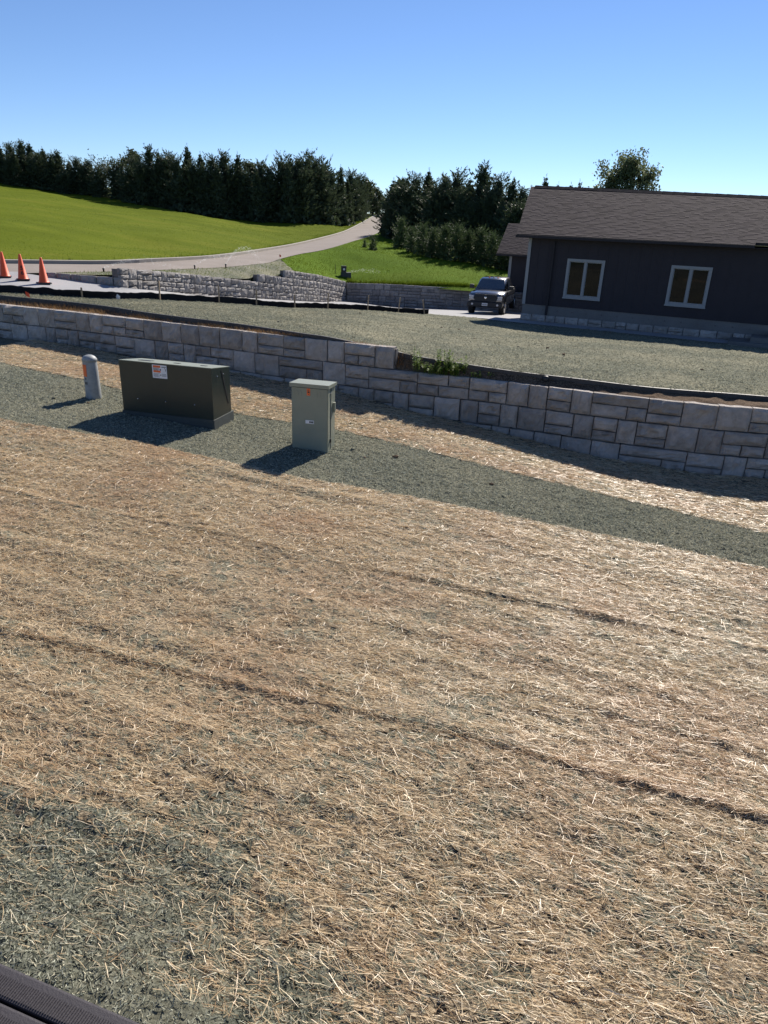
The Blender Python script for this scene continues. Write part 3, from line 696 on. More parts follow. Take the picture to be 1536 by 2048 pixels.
# transformer cabinet: front edge from (-4.58,11.74) to (-2.9,11.37)
ang = -0.245
cab = empty('transformer_cabinet', (-3.74, 11.56, place_z(-3.74, 11.56) - 0.03), ang, 'wide dark green steel transformer cabinet with white warning sticker', 'utility cabinet')
wd, dp, hh = 1.74, 0.66, 1.0
pad = MB().add([(-wd/2, -0.0, -0.1), (wd/2, 0, -0.1), (wd/2, dp + 0.06, -0.1), (-wd/2, dp + 0.06, -0.1), (-wd/2, 0, 0.13), (wd/2, 0, 0.13), (wd/2, dp + 0.06, 0.13), (-wd/2, dp + 0.06, 0.13)],
   [(0, 3, 2, 1), (4, 5, 6, 7), (0, 1, 5, 4), (1, 2, 6, 5), (2, 3, 7, 6), (3, 0, 4, 7)]).build('pad', M_PAD, cab)
def wedge(x0, x1, y0, y1, z0, zf0, zb0, b=0.0):
    return MB().add([(x0, y0, z0), (x1, y0, z0), (x1, y1, z0), (x0, y1, z0), (x0, y0, zf0), (x1, y0, zf0), (x1, y1, zb0), (x0, y1, zb0)], [(0, 3, 2, 1), (4, 5, 6, 7), (0, 1, 5, 4), (1, 2, 6, 5), (2, 3, 7, 6), (3, 0, 4, 7)])
SL = -0.085 / dp
b_ = wedge(-wd/2 + 0.016, wd/2 - 0.016, 0.014, dp, 0.125, hh - 0.012, hh - 0.012 + SL * (dp - 0.014)).build('body', M_CAN_DARK, cab)
lid = MB().add([(-wd/2 + 0.015, 0.012, hh - 0.010), (wd/2 - 0.015, 0.012, hh - 0.010), (wd/2 - 0.015, dp + 0.012, hh - 0.010 - 0.085), (-wd/2 + 0.015, dp + 0.012, hh - 0.010 - 0.085), (-wd/2 + 0.015, 0.012, hh), (wd/2 - 0.015, 0.012, hh), (wd/2 - 0.015, dp + 0.012, hh - 0.085), (-wd/2 + 0.015, dp + 0.012, hh - 0.085)],
              [(0, 3, 2, 1), (4, 5, 6, 7), (0, 1, 5, 4), (1, 2, 6, 5), (2, 3, 7, 6), (3, 0, 4, 7)]).build('lid', M_CAN_PALE, cab)  # pale lid colour stands in for sky reflected off the top
# body is one sheet; slanted side seam, bolts, lid slots
MB().add([(wd/2 - 0.0155, 0.35, hh - 0.09), (wd/2 - 0.0155, 0.375, hh - 0.095), (wd/2 - 0.0155, 0.575, 0.30), (wd/2 - 0.0155, 0.55, 0.30)] + [(wd/2 - 0.0095, 0.35, hh - 0.09), (wd/2 - 0.0095, 0.375, hh - 0.095), (wd/2 - 0.0095, 0.575, 0.30), (wd/2 - 0.0095, 0.55, 0.30)],
   [(4, 5, 6, 7), (0, 1, 5, 4), (1, 2, 6, 5), (2, 3, 7, 6), (3, 0, 4, 7)]).build('side_seam', M_BLACK, b_)
for x in (-0.55, -0.02, 0.52):
    q = MB(); q.lathe([(0.011, 0), (0.011, 0.012), (0.006, 0.018)], 8); m = Matrix.Translation((x, 0.013, 0.36)) @ Matrix.Rotation(math.pi / 2, 4, 'X')
    q.v = [tuple(m @ Vector(p)) for p in q.v]; q.build('bolt', M_CHROME, b_)
for y in (0.2, 0.42):
    q = MB(); q.lathe([(0.010, 0), (0.010, 0.012), (0.005, 0.018)], 8); m = Matrix.Translation((wd/2 - 0.018, y, hh - 0.17)) @ Matrix.Rotation(math.pi / 2, 4, 'Y')
    q.v = [tuple(m @ Vector(p)) for p in q.v]; q.build('bolt', M_CHROME, b_)
for x0, x1, y0, y1 in ((-0.62, -0.38, 0.22, 0.34), (0.02, 0.13, 0.27, 0.33), (0.52, 0.63, 0.27, 0.33)):
    MB().add([(x0, y0, hh - 0.012 + SL * y0), (x1, y0, hh - 0.012 + SL * y0), (x1, y1, hh - 0.012 + SL * y1), (x0, y1, hh - 0.012 + SL * y1), (x0, y0, hh + 0.008 + SL * y0), (x1, y0, hh + 0.008 + SL * y0), (x1, y1, hh + 0.008 + SL * y1), (x0, y1, hh + 0.008 + SL * y1)], [(0, 3, 2, 1), (4, 5, 6, 7), (0, 1, 5, 4), (1, 2, 6, 5), (2, 3, 7, 6), (3, 0, 4, 7)]).build('hinge', M_BLACK, lid)
sx, sz = -0.09, 0.865
st = MB().box(sx - 0.135, sx + 0.135, 0.0095, 0.0135, sz - 0.115, sz + 0.105).build('warning_sticker', M_STICK_W, b_)
def decal(parent, x0, x1, z0, z1, mat, y): return MB().box(x0, x1, y - 0.0015, y, z0, z1)
pr = MB(); pr.box(sx - 0.115, sx + 0.02, 0.0075, 0.0093, sz + 0.06, sz + 0.095); pr.box(sx - 0.115, sx + 0.02, 0.0075, 0.0093, sz - 0.02, sz + 0.012)
st['label'] = 'white sticker with orange warning bars'
o = pr.build('warning_print', M_STICK_O, b_)
pr = MB()
for k in range(4): pr.box(sx - 0.115, sx + 0.0 - 0.02 * (k % 2), 0.0075, 0.0093, sz + 0.048 - k * 0.011, sz + 0.053 - k * 0.011)
for k in range(5): pr.box(sx - 0.115, sx + 0.0 - 0.03 * (k % 2), 0.0075, 0.0093, sz - 0.040 - k * 0.013, sz - 0.036 - k * 0.013)
for k in range(3): pr.box(sx + 0.04, sx + 0.12, 0.0075, 0.0093, sz - 0.045 - k * 0.017, sz - 0.040 - k * 0.017)
pr.box(sx + 0.04, sx + 0.12, 0.0075, 0.0093, sz + 0.07, sz + 0.08)
for q in ((0.0, 0.028, 0.012), (0.0, -0.06, 0.007)):
    pr.box(sx + q[0] + 0.006, sx + q[0] + 0.028, 0.0075, 0.0093, sz + q[1] - q[2], sz + q[1] + q[2])
for k in range(7):
    a0 = -0.6 + k * 0.3; pr.box(sx + 0.085 + 0.028 * math.cos(a0) - 0.004, sx + 0.085 + 0.028 * math.cos(a0) + 0.004, 0.0075, 0.0093, sz + 0.025 + 0.03 * math.sin(a0), sz + 0.033 + 0.03 * math.sin(a0))
pr.build('warning_print', M_INK, b_)

# pale pedestal cabinet: front from (-1.54,10.83) to (-0.94,10.70)
ang = math.atan2(10.70 - 10.83, 0.60)
ped = empty('power_pedestal', (-1.24, 10.765, place_z(-1.24, 10.765) - 0.04), ang, 'upright grey-green metal pedestal box with orange sticker standing on seeded strip', 'utility cabinet')
pw, pd_, ph = 0.62, 0.42, 1.14
bd = MB().bbox(-pw/2 + 0.01, pw/2 - 0.01, 0.02, pd_ - 0.02, -0.15, ph - 0.105, 0.006).build('body', M_CAN_PALE, ped)
MB().bbox(-pw/2 + 0.022, pw/2 - 0.022, 0.008, 0.019, 0.02, ph - 0.10, 0.004).build('door', M_CAN_PALE, ped)
ld = MB().add([(-pw/2 - 0.012, -0.015, ph - 0.088), (pw/2 + 0.012, -0.015, ph - 0.088), (pw/2 + 0.012, pd_ + 0.01, ph - 0.10), (-pw/2 - 0.012, pd_ + 0.01, ph - 0.10),
               (-pw/2 - 0.012, -0.015, ph - 0.03), (pw/2 + 0.012, -0.015, ph - 0.03), (pw/2 + 0.012, pd_ + 0.01, ph - 0.055), (-pw/2 - 0.012, pd_ + 0.01, ph - 0.055)],
              [(0, 3, 2, 1), (4, 5, 6, 7), (0, 1, 5, 4), (1, 2, 6, 5), (2, 3, 7, 6), (3, 0, 4, 7)]).build('lid', M_CAN_PALE, ped)
for side in (-1, 1):
    for k in range(3):
        x = side * (0.13 + 0.055 * k) - 0.01
        MB().bbox(x - 0.012, x + 0.012, 0.0035, 0.0075, ph - 0.235, ph - 0.15, 0.0015).build('vent_louvre', M_CAN_PALE, ped)
stk = MB().box(-0.042, 0.014, 0.0045, 0.0072, ph - 0.215, ph - 0.105).build('orange_sticker', M_STICK_O, ped)
pr = MB(); pr.box(-0.03, 0.0, 0.0025, 0.0042, ph - 0.135, ph - 0.125); pr.box(-0.028, 0.002, 0.0025, 0.0042, ph - 0.172, ph - 0.148); pr.box(-0.018, -0.008, 0.0025, 0.0042, ph - 0.2, ph - 0.19)
pr.build('sticker_print', M_INK, stk)
pl = MB().bbox(-0.065, 0.075, 0.0005, 0.0072, 0.475, 0.53, 0.002).build('name_plate', M_STICK_W, ped)
pr = MB()
for k, (x0, x1) in enumerate(((0.0, 0.012), (0.018, 0.03), (0.034, 0.046), (0.05, 0.066))): pr.box(x0, x1, -0.0015, 0.0002, 0.488, 0.518)
pr.build('plate_print', M_INK, pl)
MB().box(pw/2 - 0.0095, pw/2 - 0.004, 0.16, 0.172, 0.05, ph - 0.1).build('side_seam', M_BLACK, ped)
MB().bbox(pw/2 - 0.0095, pw/2 + 0.012, 0.13, 0.15, 0.16, 0.22, 0.003).build('latch', M_BLACK, ped)
MB().bbox(pw/2 - 0.0095, pw/2 + 0.025, 0.28, 0.33, 0.62, 0.78, 0.004).build('hasp', M_CAN_PALE, ped)
q = MB(); q.lathe([(0.010, 0), (0.010, 0.012), (0.005, 0.016)], 8); m = Matrix.Translation((pw/2 - 0.0095, 0.15, ph - 0.18)) @ Matrix.Rotation(math.pi / 2, 4, 'Y')
q.v = [tuple(m @ Vector(p)) for p in q.v]; q.build('bolt', M_CHROME, ped)

# marker post with orange label
mp_ = empty('marker_post', (-5.40, 12.58, place_z(-5.40, 12.58) - 0.03), -0.25, 'short round grey marker post with orange label beside the dark cabinet', 'marker post')
q = MB(); q.lathe([(0.135, -0.1), (0.134, 0.1), (0.128, 0.5), (0.122, 0.72), (0.119, 0.745), (0.098, 0.775), (0.06, 0.80), (0.02, 0.808)], 28)
pb = q.build('post_body', M_POST, mp_, True)
q = MB(); q.lathe([(0.1285, 0.70), (0.1285, 0.745), (0.1, 0.782), (0.06, 0.806), (0.015, 0.815)], 28); q.build('cap', M_POST, mp_, True)
def wrap(name, mat, parent, a0, a1, z0, z1, r):
    V = []; F = []
    n = 8
    for i in range(n + 1):
        a = a0 + (a1 - a0) * i / n
        for z in (z0, z1): V.append((r * math.cos(a), r * math.sin(a), z))
        if i: F.append((2*i-2, 2*i, 2*i+1, 2*i-1))
    return mesh_obj(name, V, F, mat, parent, True)
a_c = -math.pi / 2 - 0.28
wrap('orange_label', M_STICK_O, pb, a_c - 0.36, a_c + 0.36, 0.44, 0.655, 0.1315)
wrap('printed_mark', M_INK, pb, a_c + 0.0, a_c + 0.16, 0.385, 0.42, 0.132)
wrap('printed_mark', M_INK, pb, a_c - 0.2, a_c - 0.02, 0.30, 0.345, 0.133)
wrap('printed_mark', M_INK, pb, a_c + 0.10, a_c + 0.28, 0.30, 0.345, 0.133)

# ------------------------------------------------------------------ straw erosion blankets
def straws(n, xr, ylo, yhi, seed, length, width, brown=0.0, two=False, dens=None, lift=0.012, along=-0.3, spread=1.0):
    r = np.random.default_rng(seed)
    x = r.uniform(xr[0], xr[1], n); lo = ylo(x); hi = yhi(x)
    # keep density even: accept in proportion to the local width
    keep = r.random(n) < (hi - lo) / np.max(hi - lo); x = x[keep]; lo = lo[keep]; hi = hi[keep]
    y = lo + (hi - lo) * r.random(len(x))
    # only where the camera region can plausibly see (skip far out of frame)
    lim = 0.62 * np.maximum(y, 0); keep = (np.abs(x) < lim + 1.1) | ((np.abs(x) < lim + 2.6) & (r.random(len(x)) < 0.5)); x = x[keep]; y = y[keep]
    clump = vn(x * 3.1, y * 6.0, 14) + 0.6 * vn(x * 0.8, y * 1.6, 15)
    keep = r.random(len(x)) < np.clip(0.80 + 0.9 * clump, 0.12, 1); x = x[keep]; y = y[keep]
    if dens is not None:
        keep = r.random(len(x)) < dens(x, y); x = x[keep]; y = y[keep]
    n = len(x)
    z = ground_z(x, y) + r.uniform(0.002, lift, n) + 0.012 * np.clip(vn(x * 6, y * 6, 40), 0, 1)
    a = along + np.where(r.random(n) < 0.5, r.normal(0, 0.25, n), r.normal(0, spread, n)) if spread > 0.5 else along + r.normal(0, spread, n)
    L = length * r.lognormal(0, 0.45, n); el = r.normal(0.0, 0.10, n) + np.where(r.random(n) < 0.025, r.uniform(0.1, 0.6, n), 0)
    d = np.stack([np.cos(a) * np.cos(el), np.sin(a) * np.cos(el), np.sin(el)], 1)
    roll = r.normal(0, 0.7, n)
    side = np.stack([-np.sin(a), np.cos(a), np.zeros(n)], 1); up = np.cross(d, side)
    s = (side * np.cos(roll)[:, None] + up * np.sin(roll)[:, None]) * (width * r.uniform(0.5, 1.35, n) / 2)[:, None]
    c = np.stack([x, y, z], 1); h = d * (L / 2)[:, None]
    pal = np.array([(0.69, 0.525, 0.315), (0.83, 0.69, 0.47), (0.48, 0.32, 0.17), (0.60, 0.50, 0.34), (0.90, 0.81, 0.63)])
    w = np.array([0.36, 0.24, 0.16 + brown, 0.18, 0.06]); w /= w.sum()
    col = pal[r.choice(5, n, p=w)] * r.uniform(0.75, 1.15, n)[:, None]
    red = np.clip(vn(x * 0.9, y * 1.3, 19) * 1.4, 0, 0.45)[:, None]
    col = col * (1 - red) + np.array([0.56, 0.365, 0.22]) * red
    if two:
        bend = (up * r.uniform(-0.1, 0.16, n)[:, None] + side * r.normal(0, 0.1, n)[:, None]) * L[:, None] * 0.5
        V = np.stack([c - h - s, c - h + s, c + bend - s, c + bend + s, c + h - s * 0.6, c + h + s * 0.6], 1).reshape(-1, 3)
        b = np.arange(n)[:, None] * 6
        F = np.concatenate([b + np.array([0, 1, 3, 2]), b + np.array([2, 3, 5, 4])]); col = np.repeat(col, 6, 0)
    else:
        V = np.stack([c - h - s, c - h + s, c + h + s, c + h - s], 1).reshape(-1, 3)
        F = np.arange(n)[:, None] * 4 + np.array([0, 1, 2, 3]); col = np.repeat(col, 4, 0)
    return V, F, col

def net(xr, ylo, yhi, seed, pitch=0.024, width=0.0008, slope=-0.29):
    r = np.random.default_rng(seed); V = []; F = []; off = 0
    xs = np.arange(xr[0], xr[1], 0.16)
    def ribbon(x, y, flat):
        nonlocal off
        ok = np.abs(x) < 0.62 * np.maximum(y, 0) + 1.2
        if ok.sum() < 3: return
        x = x[ok]; y = y[ok]
        z = ground_z(x, y, False) + 0.007 + 0.022 * vn(x * 2.3, y * 3.1, 61) + 0.012 * vn(x * 9, y * 9, 62) + r.uniform(-0.003, 0.003, len(x))
        p = np.stack([x, y, z], 1); t = np.gradient(p, axis=0); t /= np.linalg.norm(t, axis=1)[:, None]
        s = np.stack([-t[:, 1], t[:, 0], np.zeros(len(x))], 1) * width / 2
        v = np.empty((len(x) * 2, 3)); v[0::2] = p - s; v[1::2] = p + s
        i = np.arange(len(x) - 1) * 2 + off
        V.append(v); F.append(np.stack([i, i + 1, i + 3, i + 2], 1)); off += len(v)
    wmax = float(np.max(yhi(xs) - ylo(xs)))
    for k in range(int(wmax / pitch)):
        y = ylo(xs) + (yhi(xs) - ylo(xs)) * (k + 0.5) * pitch / wmax + 0.012 * vn(xs * 1.3, xs * 0 + k * 0.15, 70)
        ribbon(xs + 0.0, y, 0)
    for x0 in np.arange(xr[0], xr[1], pitch):
        t = np.linspace(0.01, 0.99, 18); y = ylo(np.full(18, x0)) * (1 - t) + yhi(np.full(18, x0)) * t
        ribbon(x0 + 0.25 * (t - 0.5) * wmax * 0.9 + 0.015 * vn(t * 3, x0 + 0 * t, 71), y, 1)
    return np.concatenate(V), np.concatenate(F)

def f(L): return lambda x: line_y(L, x)
edge_far = lambda x: line_y(SEAM1, x) + 0.02 * vn(x * 1.2, x * 0, 51) + 0.010 * vn(x * 9, x * 0, 52)
edge_up = lambda x: line_y(UPPER, x) + 0.025 * vn(x * 1.6, x * 0, 53)
wall_lo = lambda x: np.interp(x, WALLX, WALLY) - 0.02
low3 = lambda x: np.maximum(line_y(SEAM3, x) - 2.4, 1.75)
def patch(x, y):
    d = np.hypot((x + 1.55) / 1.1, (y - 2.55) / 0.75) + 0.45 * vn(x * 2.2, y * 2.2, 81)
    e = np.hypot((x + 0.35) / 0.5, (y - 2.25) / 0.35) + 0.4 * vn(x * 3, y * 3, 82)
    return np.clip((np.minimum(d, e + 0.3) - 0.15) / 1.0, 0.16, 1)
BL = 'straw erosion blankets pegged on the slope'
def mat_chaff():
    m, n, l, b = new_mat('straw_chaff_mat'); p = geo_pos(n)
    mp = n.new('ShaderNodeMapping'); mp.inputs['Rotation'].default_value = (0, 0, 0.28); mp.inputs['Scale'].default_value = (0.35, 1, 1); l.new(p, mp.inputs['Vector'])
    c = ramp(n, l, noise(n, l, 75, 4, 0.75, mp.outputs[0]), [(0.40, (0.050, 0.040, 0.027)), (0.52, (0.255, 0.195, 0.122)), (0.64, (0.56, 0.445, 0.295))])
    l.new(c, b.inputs['Base Color']); b.inputs['Roughness'].default_value = 0.8; b.inputs['Specular IOR Level'].default_value = 0.2
    bump(n, l, noise(n, l, 90, 4, 0.8, mp.outputs[0]), 0.8, 0.015, b)
    return m
M_CHAFF = mat_chaff()
def chaff(ylo, yhi, parent, m=40, dens=None):
    xs = np.arange(-9.0, 7.6, 0.05); t = np.linspace(0, 1, m); V = np.zeros((len(xs), m, 3))
    V[:, :, 0] = xs[:, None]; V[:, :, 1] = ylo(xs)[:, None] * (1 - t) + yhi(xs)[:, None] * t
    V[:, :, 2] = ground_z(V[:, :, 0], V[:, :, 1]) + 0.005
    F = grid_faces(len(xs), m); C = V.reshape(-1, 3)[F].mean(1)
    q = np.random.default_rng(m).random(len(C)); k = 0.62 + 1.1 * fbm(C[:, 0] * 3, C[:, 1] * 5, 77, 3) > q
    if dens is not None: k &= dens(C[:, 0], C[:, 1]) ** 1.5 > 0.25 + 0.75 * np.random.default_rng(9).random(len(C))
    np_mesh('chaff_mat', V.reshape(-1, 3), F[k], M_CHAFF, parent, True, 'stuff')
def blanket(label, parts, nets, span=None):
    r = empty('straw_blanket', (0, 0, 0), 0, label, 'erosion blanket', BL)
    Vs, Fs, Cs = zip(*parts); off = 0; FF = []
    for v, fc in zip(Vs, Fs): FF.append(fc + off); off += len(v)
    np_mesh('straw', np.concatenate(Vs), np.concatenate(FF), M_STRAW, r, False, 'stuff', np.concatenate(Cs))
    if span: chaff(span[0], span[1], r, *span[2:])
    if nets is not None: np_mesh('netting', nets[0], nets[1], M_NET, r, False, 'stuff')
    return r
def seam_band(L, n, seed, xr, w=0.035):
    return straws(n, xr, lambda x: line_y(L, x) - w * 0.8, lambda x: line_y(L, x) + w, seed, 0.14, 0.0030, brown=2.0, lift=0.022, along=-0.27, spread=0.35)
blanket('straw blanket strip lying at the foot of the long stone wall',
        [straws(190000, (-9.2, 8.0), edge_up, wall_lo, 1, 0.075, 0.0042, lift=0.022)], None, (edge_up, wall_lo, 34))
blanket('straw blanket whose straight far edge borders the seeded strip with the boxes',
        [straws(310000, (-9.5, 8.2), f(SEAM2), edge_far, 2, 0.066, 0.0032, lift=0.018), seam_band(SEAM2, 700, 12, (-6, 6))], net((-9.0, 8.0), f(SEAM2), edge_far, 5), (f(SEAM2), edge_far))
blanket('middle straw blanket between the two rolled seams',
        [straws(280000, (-9, 8), f(SEAM3), f(SEAM2), 3, 0.066, 0.0027, lift=0.018), seam_band(SEAM3, 1800, 13, (-5, 5))], net((-7, 7), f(SEAM3), f(SEAM2), 6), (f(SEAM3), f(SEAM2)))
blanket('nearest straw blanket, thin over green mulch beside the ribbed deck',
        [straws(250000, (-9, 8), low3, f(SEAM3), 4, 0.066, 0.0027, brown=0.1, two=True, dens=patch)], None, (low3, f(SEAM3), 44, patch))
# loose wood-fibre mulch over the seeded ground
def fibres(n, sampler, zf, seed, length, width, pal):
    r = np.random.default_rng(seed); x, y = sampler(r, n); z = zf(x, y); k = np.isfinite(z); x, y, z = x[k], y[k], z[k]; n = len(x)
    a = r.uniform(0, 6.283, n); el = r.normal(0.25, 0.45, n); L = length * r.uniform(0.5, 1.5, n)
    d = np.stack([np.cos(a) * np.cos(el), np.sin(a) * np.cos(el), np.sin(el)], 1); q = r.normal(0, 1, (n, 3)); s_ = np.cross(d, q); s_ /= np.linalg.norm(s_, axis=1)[:, None]
    s_ *= (width * r.uniform(0.5, 1.5, n))[:, None] / 2; c = np.stack([x, y, z + L * 0.15], 1); h_ = d * (L / 2)[:, None]
    V = np.stack([c - h_ - s_, c - h_ + s_, c + h_ + s_ * 0.5, c + h_ - s_ * 0.5], 1).reshape(-1, 3)
    pal = np.array(pal); col = pal[r.integers(0, len(pal), n)] * r.uniform(0.7, 1.25, n)[:, None]
    return V, np.arange(n)[:, None] * 4 + np.array([0, 1, 2, 3]), np.repeat(col, 4, 0)
def strip_s(r, n):
    x = r.uniform(-8.2, 7.0, n); lo = line_y(SEAM1, x) - 0.05; hi = line_y(UPPER, x) + 0.08; y = lo + (hi - lo) * r.random(n); return x, y
def patch_s(r, n):
    x = r.uniform(-3.0, 1.2, n); y = r.uniform(1.75, 4.0, n); k = r.random(n) > patch(x, y) * 0.9; return x[k], y[k]
PALM = [(0.31, 0.32, 0.25), (0.45, 0.45, 0.36), (0.17, 0.18, 0.14), (0.45, 0.42, 0.31)]
Va, Fa, Ca = fibres(165000, strip_s, ground_z, 31, 0.026, 0.007, PALM)
Vb, Fb, Cb = fibres(110000, patch_s, ground_z, 32, 0.022, 0.005, PALM)
tag(np_mesh('mulch_fibres', np.concatenate([Va, Vb]), np.concatenate([Fa, Fb + len(Va)]), M_MULCH, None, False, 'stuff', np.concatenate([Ca, Cb])), 'grey green wood fibre mulch covering the seeded strip around the cabinets', 'mulch')
PV = np.empty(len(PLATEAU.data.vertices) * 3, np.float32); PLATEAU.data.vertices.foreach_get('co', PV); PV = PV.reshape(-1, 3)
def plat_f(n, seed, length, width):
    r = np.random.default_rng(seed); i = r.integers(0, len(PV), n); P_ = PV[i]; d_ = np.hypot(P_[:, 0], P_[:, 1]); keep = np.abs(P_[:, 0]) < 0.62 * P_[:, 1] + 1
    P_ = P_[keep] + r.uniform(-0.03, 0.03, (keep.sum(), 3)) * np.array([1, 1, 0]); it = iter([0])
    V, F_, C_ = fibres(len(P_), lambda rr, n_: (P_[:, 0], P_[:, 1]), lambda x, y: P_[:, 2].astype(float), seed + 1, length, width, [(0.27, 0.275, 0.205), (0.34, 0.335, 0.25), (0.17, 0.18, 0.135), (0.38, 0.345, 0.24)])
    return V, F_, C_
Vp, Fp, Cp = plat_f(190000, 41, 0.036, 0.010)
tag(np_mesh('mulch_fibres', Vp, Fp, M_MULCH, None, False, 'stuff', Cp), 'pale grey green fibre mulch spread over the plateau before the house', 'mulch')
# clods of soil on the seeded strip
rk = random.Random(3)
cl = []
for k in range(14):
    r_ = random.Random(k); q = MB(); V = []
    bm = bmesh.new(); bmesh.ops.create_icosphere(bm, subdivisions=1, radius=1)
    for v in bm.verts: v.co *= r_.uniform(0.7, 1.2)
    me = bpy.data.meshes.new('soil_clod'); bm.to_mesh(me); bm.free(); me.materials.append(M_SOIL if k % 2 else M_HYDRO); cl.append(me)
for (x, y, s_) in [(0.15, 10.75, .045), (-0.55, 10.98, .035), (-0.35, 10.62, .025), (1.6, 9.9, .035), (-6.0, 12.3, .035), (-5.35, 12.2, .028)]:
    o = bpy.data.objects.new('soil_clod', rk.choice(cl)); COL.objects.link(o); o.location = (x, y, place_z(x, y) + s_ * 0.4); o.scale = (s_ * 1.3, s_, s_ * 0.7); o.rotation_euler = (0, 0, rk.uniform(0, 6))
    tag(o, 'small clod of soil lying on the seeded strip near the cabinets', 'clod', 'soil clods on the seeded strip')
for k in range(12):
    x = rk.uniform(-4, 8); y = rk.uniform(16.5, 27); z = height(PLATEAU, x, y)
    if z is None: continue
    s_ = rk.uniform(0.025, 0.05)
    o = bpy.data.objects.new('soil_clod', rk.choice(cl)); COL.objects.link(o); o.location = (x, y, z + s_ * 0.3); o.scale = (s_ * 1.5, s_, s_ * 0.8); o.rotation_euler = (0, 0, rk.uniform(0, 6))
    tag(o, 'dark clod of soil lying on the seeded plateau in front of the house', 'clod', 'soil clods on the plateau')

# ------------------------------------------------------------------ edging strip, bed plants
def ribbon_solid(name, pts, h, t, mat, label=None, cat=None, wob=0.02):
    n = len(pts); V = []; F = []
    for i, p in enumerate(pts):
        d = pts[min(i + 1, n - 1)] - pts[max(i - 1, 0)]; d = d / np.linalg.norm(d[:2]); nr = np.array([d[1], -d[0]])
        zt = p[2] + 0.012 + wob * float(vn(np.array(i * 0.11), np.array(0.4), 91))
        a = p[:2] + nr * t / 2; b = p[:2] - nr * t / 2
        V += [(a[0], a[1], p[2] - h), (a[0], a[1], zt), (b[0], b[1], zt), (b[0], b[1], p[2] - h)]
        if i: F += [tuple(4 * (i - 1) + k for k in q) for q in ((0, 4, 5, 1), (1, 5, 6, 2), (2, 6, 7, 3))]
    F += [(0, 1, 2, 3), tuple(4 * (n - 1) + k for k in (3, 2, 1, 0))]
    o = mesh_obj(name, V, F, mat); return tag(o, label, cat)
ribbon_solid('edging_strip', resample([(x, y, z + (0.02 if x < 0 else 0.0)) for x, y, z in P_A[:-1]], 160), 0.24, 0.045, M_EDGE, 'long black edging strip between the planting bed and the seeded plateau', 'edging')

def blades(n, place, hmin, hmax, w, seed, lean=0.35):
    r = np.random.default_rng(seed); P = place(r, n); n = len(P)
    h = r.uniform(hmin, hmax, n); a = r.uniform(0, 2 * np.pi, n); l = r.uniform(0, lean, n) * h; b = r.uniform(0, np.pi, n)
    s = np.stack([np.cos(b), np.sin(b), 0 * b], 1) * w / 2 * r.uniform(0.6, 1.4, n)[:, None]
    tip = P + np.stack([np.cos(a) * l, np.sin(a) * l, h], 1)
    V = np.stack([P - s, P + s, tip], 1).reshape(-1, 3); F = np.arange(n * 3).reshape(-1, 3); return V, F
def bed_place(x0, x1):
    def g_(r, n):
        x = r.uniform(x0, x1, n); A = poly_n(bedA, x); B = poly_n(bedB, x); t = r.random(n)[:, None] * 0.9 + 0.03
        m = np.clip(0.5 + 1.6 * vn(x * 1.5, x * 0, 7), 0.05, 1); k = r.random(n) < m
        return (A * (1 - t) + B * t)[k]
    return g_
V, F = blades(9000, bed_place(-10.8, 0.0), 0.03, 0.13, 0.008, 1, 1.2); a1 = (V, F)
V2, F2 = blades(1500, bed_place(0.05, 1.0), 0.04, 0.18, 0.01, 2, 0.9)
tag(np_mesh('dry_grass', np.concatenate([V, V2]), np.concatenate([F, F2 + len(V)]), M_DRY), 'dry brown grass litter growing along the bed behind the wall', 'dry grass', kind='stuff')

def weed(x, y, z, h, nstem, seed, label):
    r = random.Random(seed); root = empty('weed', (x, y, z), 0, label, 'weed', 'weeds in the planting bed')
    h *= 1.2; lf = MB()
    for k in range(nstem):
        a = r.uniform(0, 6.28); l = r.uniform(0.05, 0.28) * h; hh_ = h * r.uniform(0.55, 1.0); bx_, by_ = r.uniform(-0.1, 0.1), r.uniform(-0.06, 0.06)
        pts = [Vector((bx_, by_, 0)), Vector((bx_ + math.cos(a) * l * 0.4, by_ + math.sin(a) * l * 0.4, hh_ * 0.55)), Vector((bx_ + math.cos(a) * l, by_ + math.sin(a) * l, hh_))]
        MB().tube(pts, [0.004, 0.003, 0.0015], 4).build('stem', M_WEED, root)
        for j in range(int(hh_ / 0.009)):
            t = r.uniform(0.1, 1.0); p = pts[0].lerp(pts[1], t * 2) if t < 0.5 else pts[1].lerp(pts[2], t * 2 - 1)
            aa = r.uniform(0, 6.28); ll = r.uniform(0.03, 0.085) * (1.15 - 0.5 * t); d = Vector((math.cos(aa), math.sin(aa), r.uniform(0.0, 0.8))).normalized()
            s_ = d.cross(Vector((0, 0, 1))).normalized() * ll * r.uniform(0.18, 0.3)
            lf.add([p, p + d * ll * 0.5 + s_, p + d * ll, p + d * ll * 0.5 - s_], [(0, 1, 2, 3)])
    lf.build('leaves', M_WEED, root, kind='stuff')
weed(0.54, 14.32, 0.80, 0.42, 6, 1, 'tall leafy green weed nearest the wall step')
weed(0.95, 14.30, 0.80, 0.40, 7, 2, 'upright green weed second from the wall step')
weed(1.20, 14.22, 0.79, 0.42, 9, 3, 'bushiest green weed in the middle of the bed clump')
weed(1.42, 14.16, 0.79, 0.36, 8, 4, 'green weed right of the bushiest one in the bed')
weed(1.72, 14.0, 0.78, 0.13, 7, 5, 'low trailing weed at the right end of the bed clump')
weed(0.75, 14.30, 0.79, 0.20, 6, 6, 'low weed squeezed between the two tallest weeds by the wall step')
weed(1.08, 14.12, 0.78, 0.16, 8, 8, 'low yellowish weed hanging over the wall top')
weed(1.33, 14.06, 0.79, 0.24, 12, 21, 'spreading bright weed in front of the bushiest one')
weed(0.88, 14.16, 0.79, 0.18, 10, 22, 'low spreading weed in front of the second tall weed')
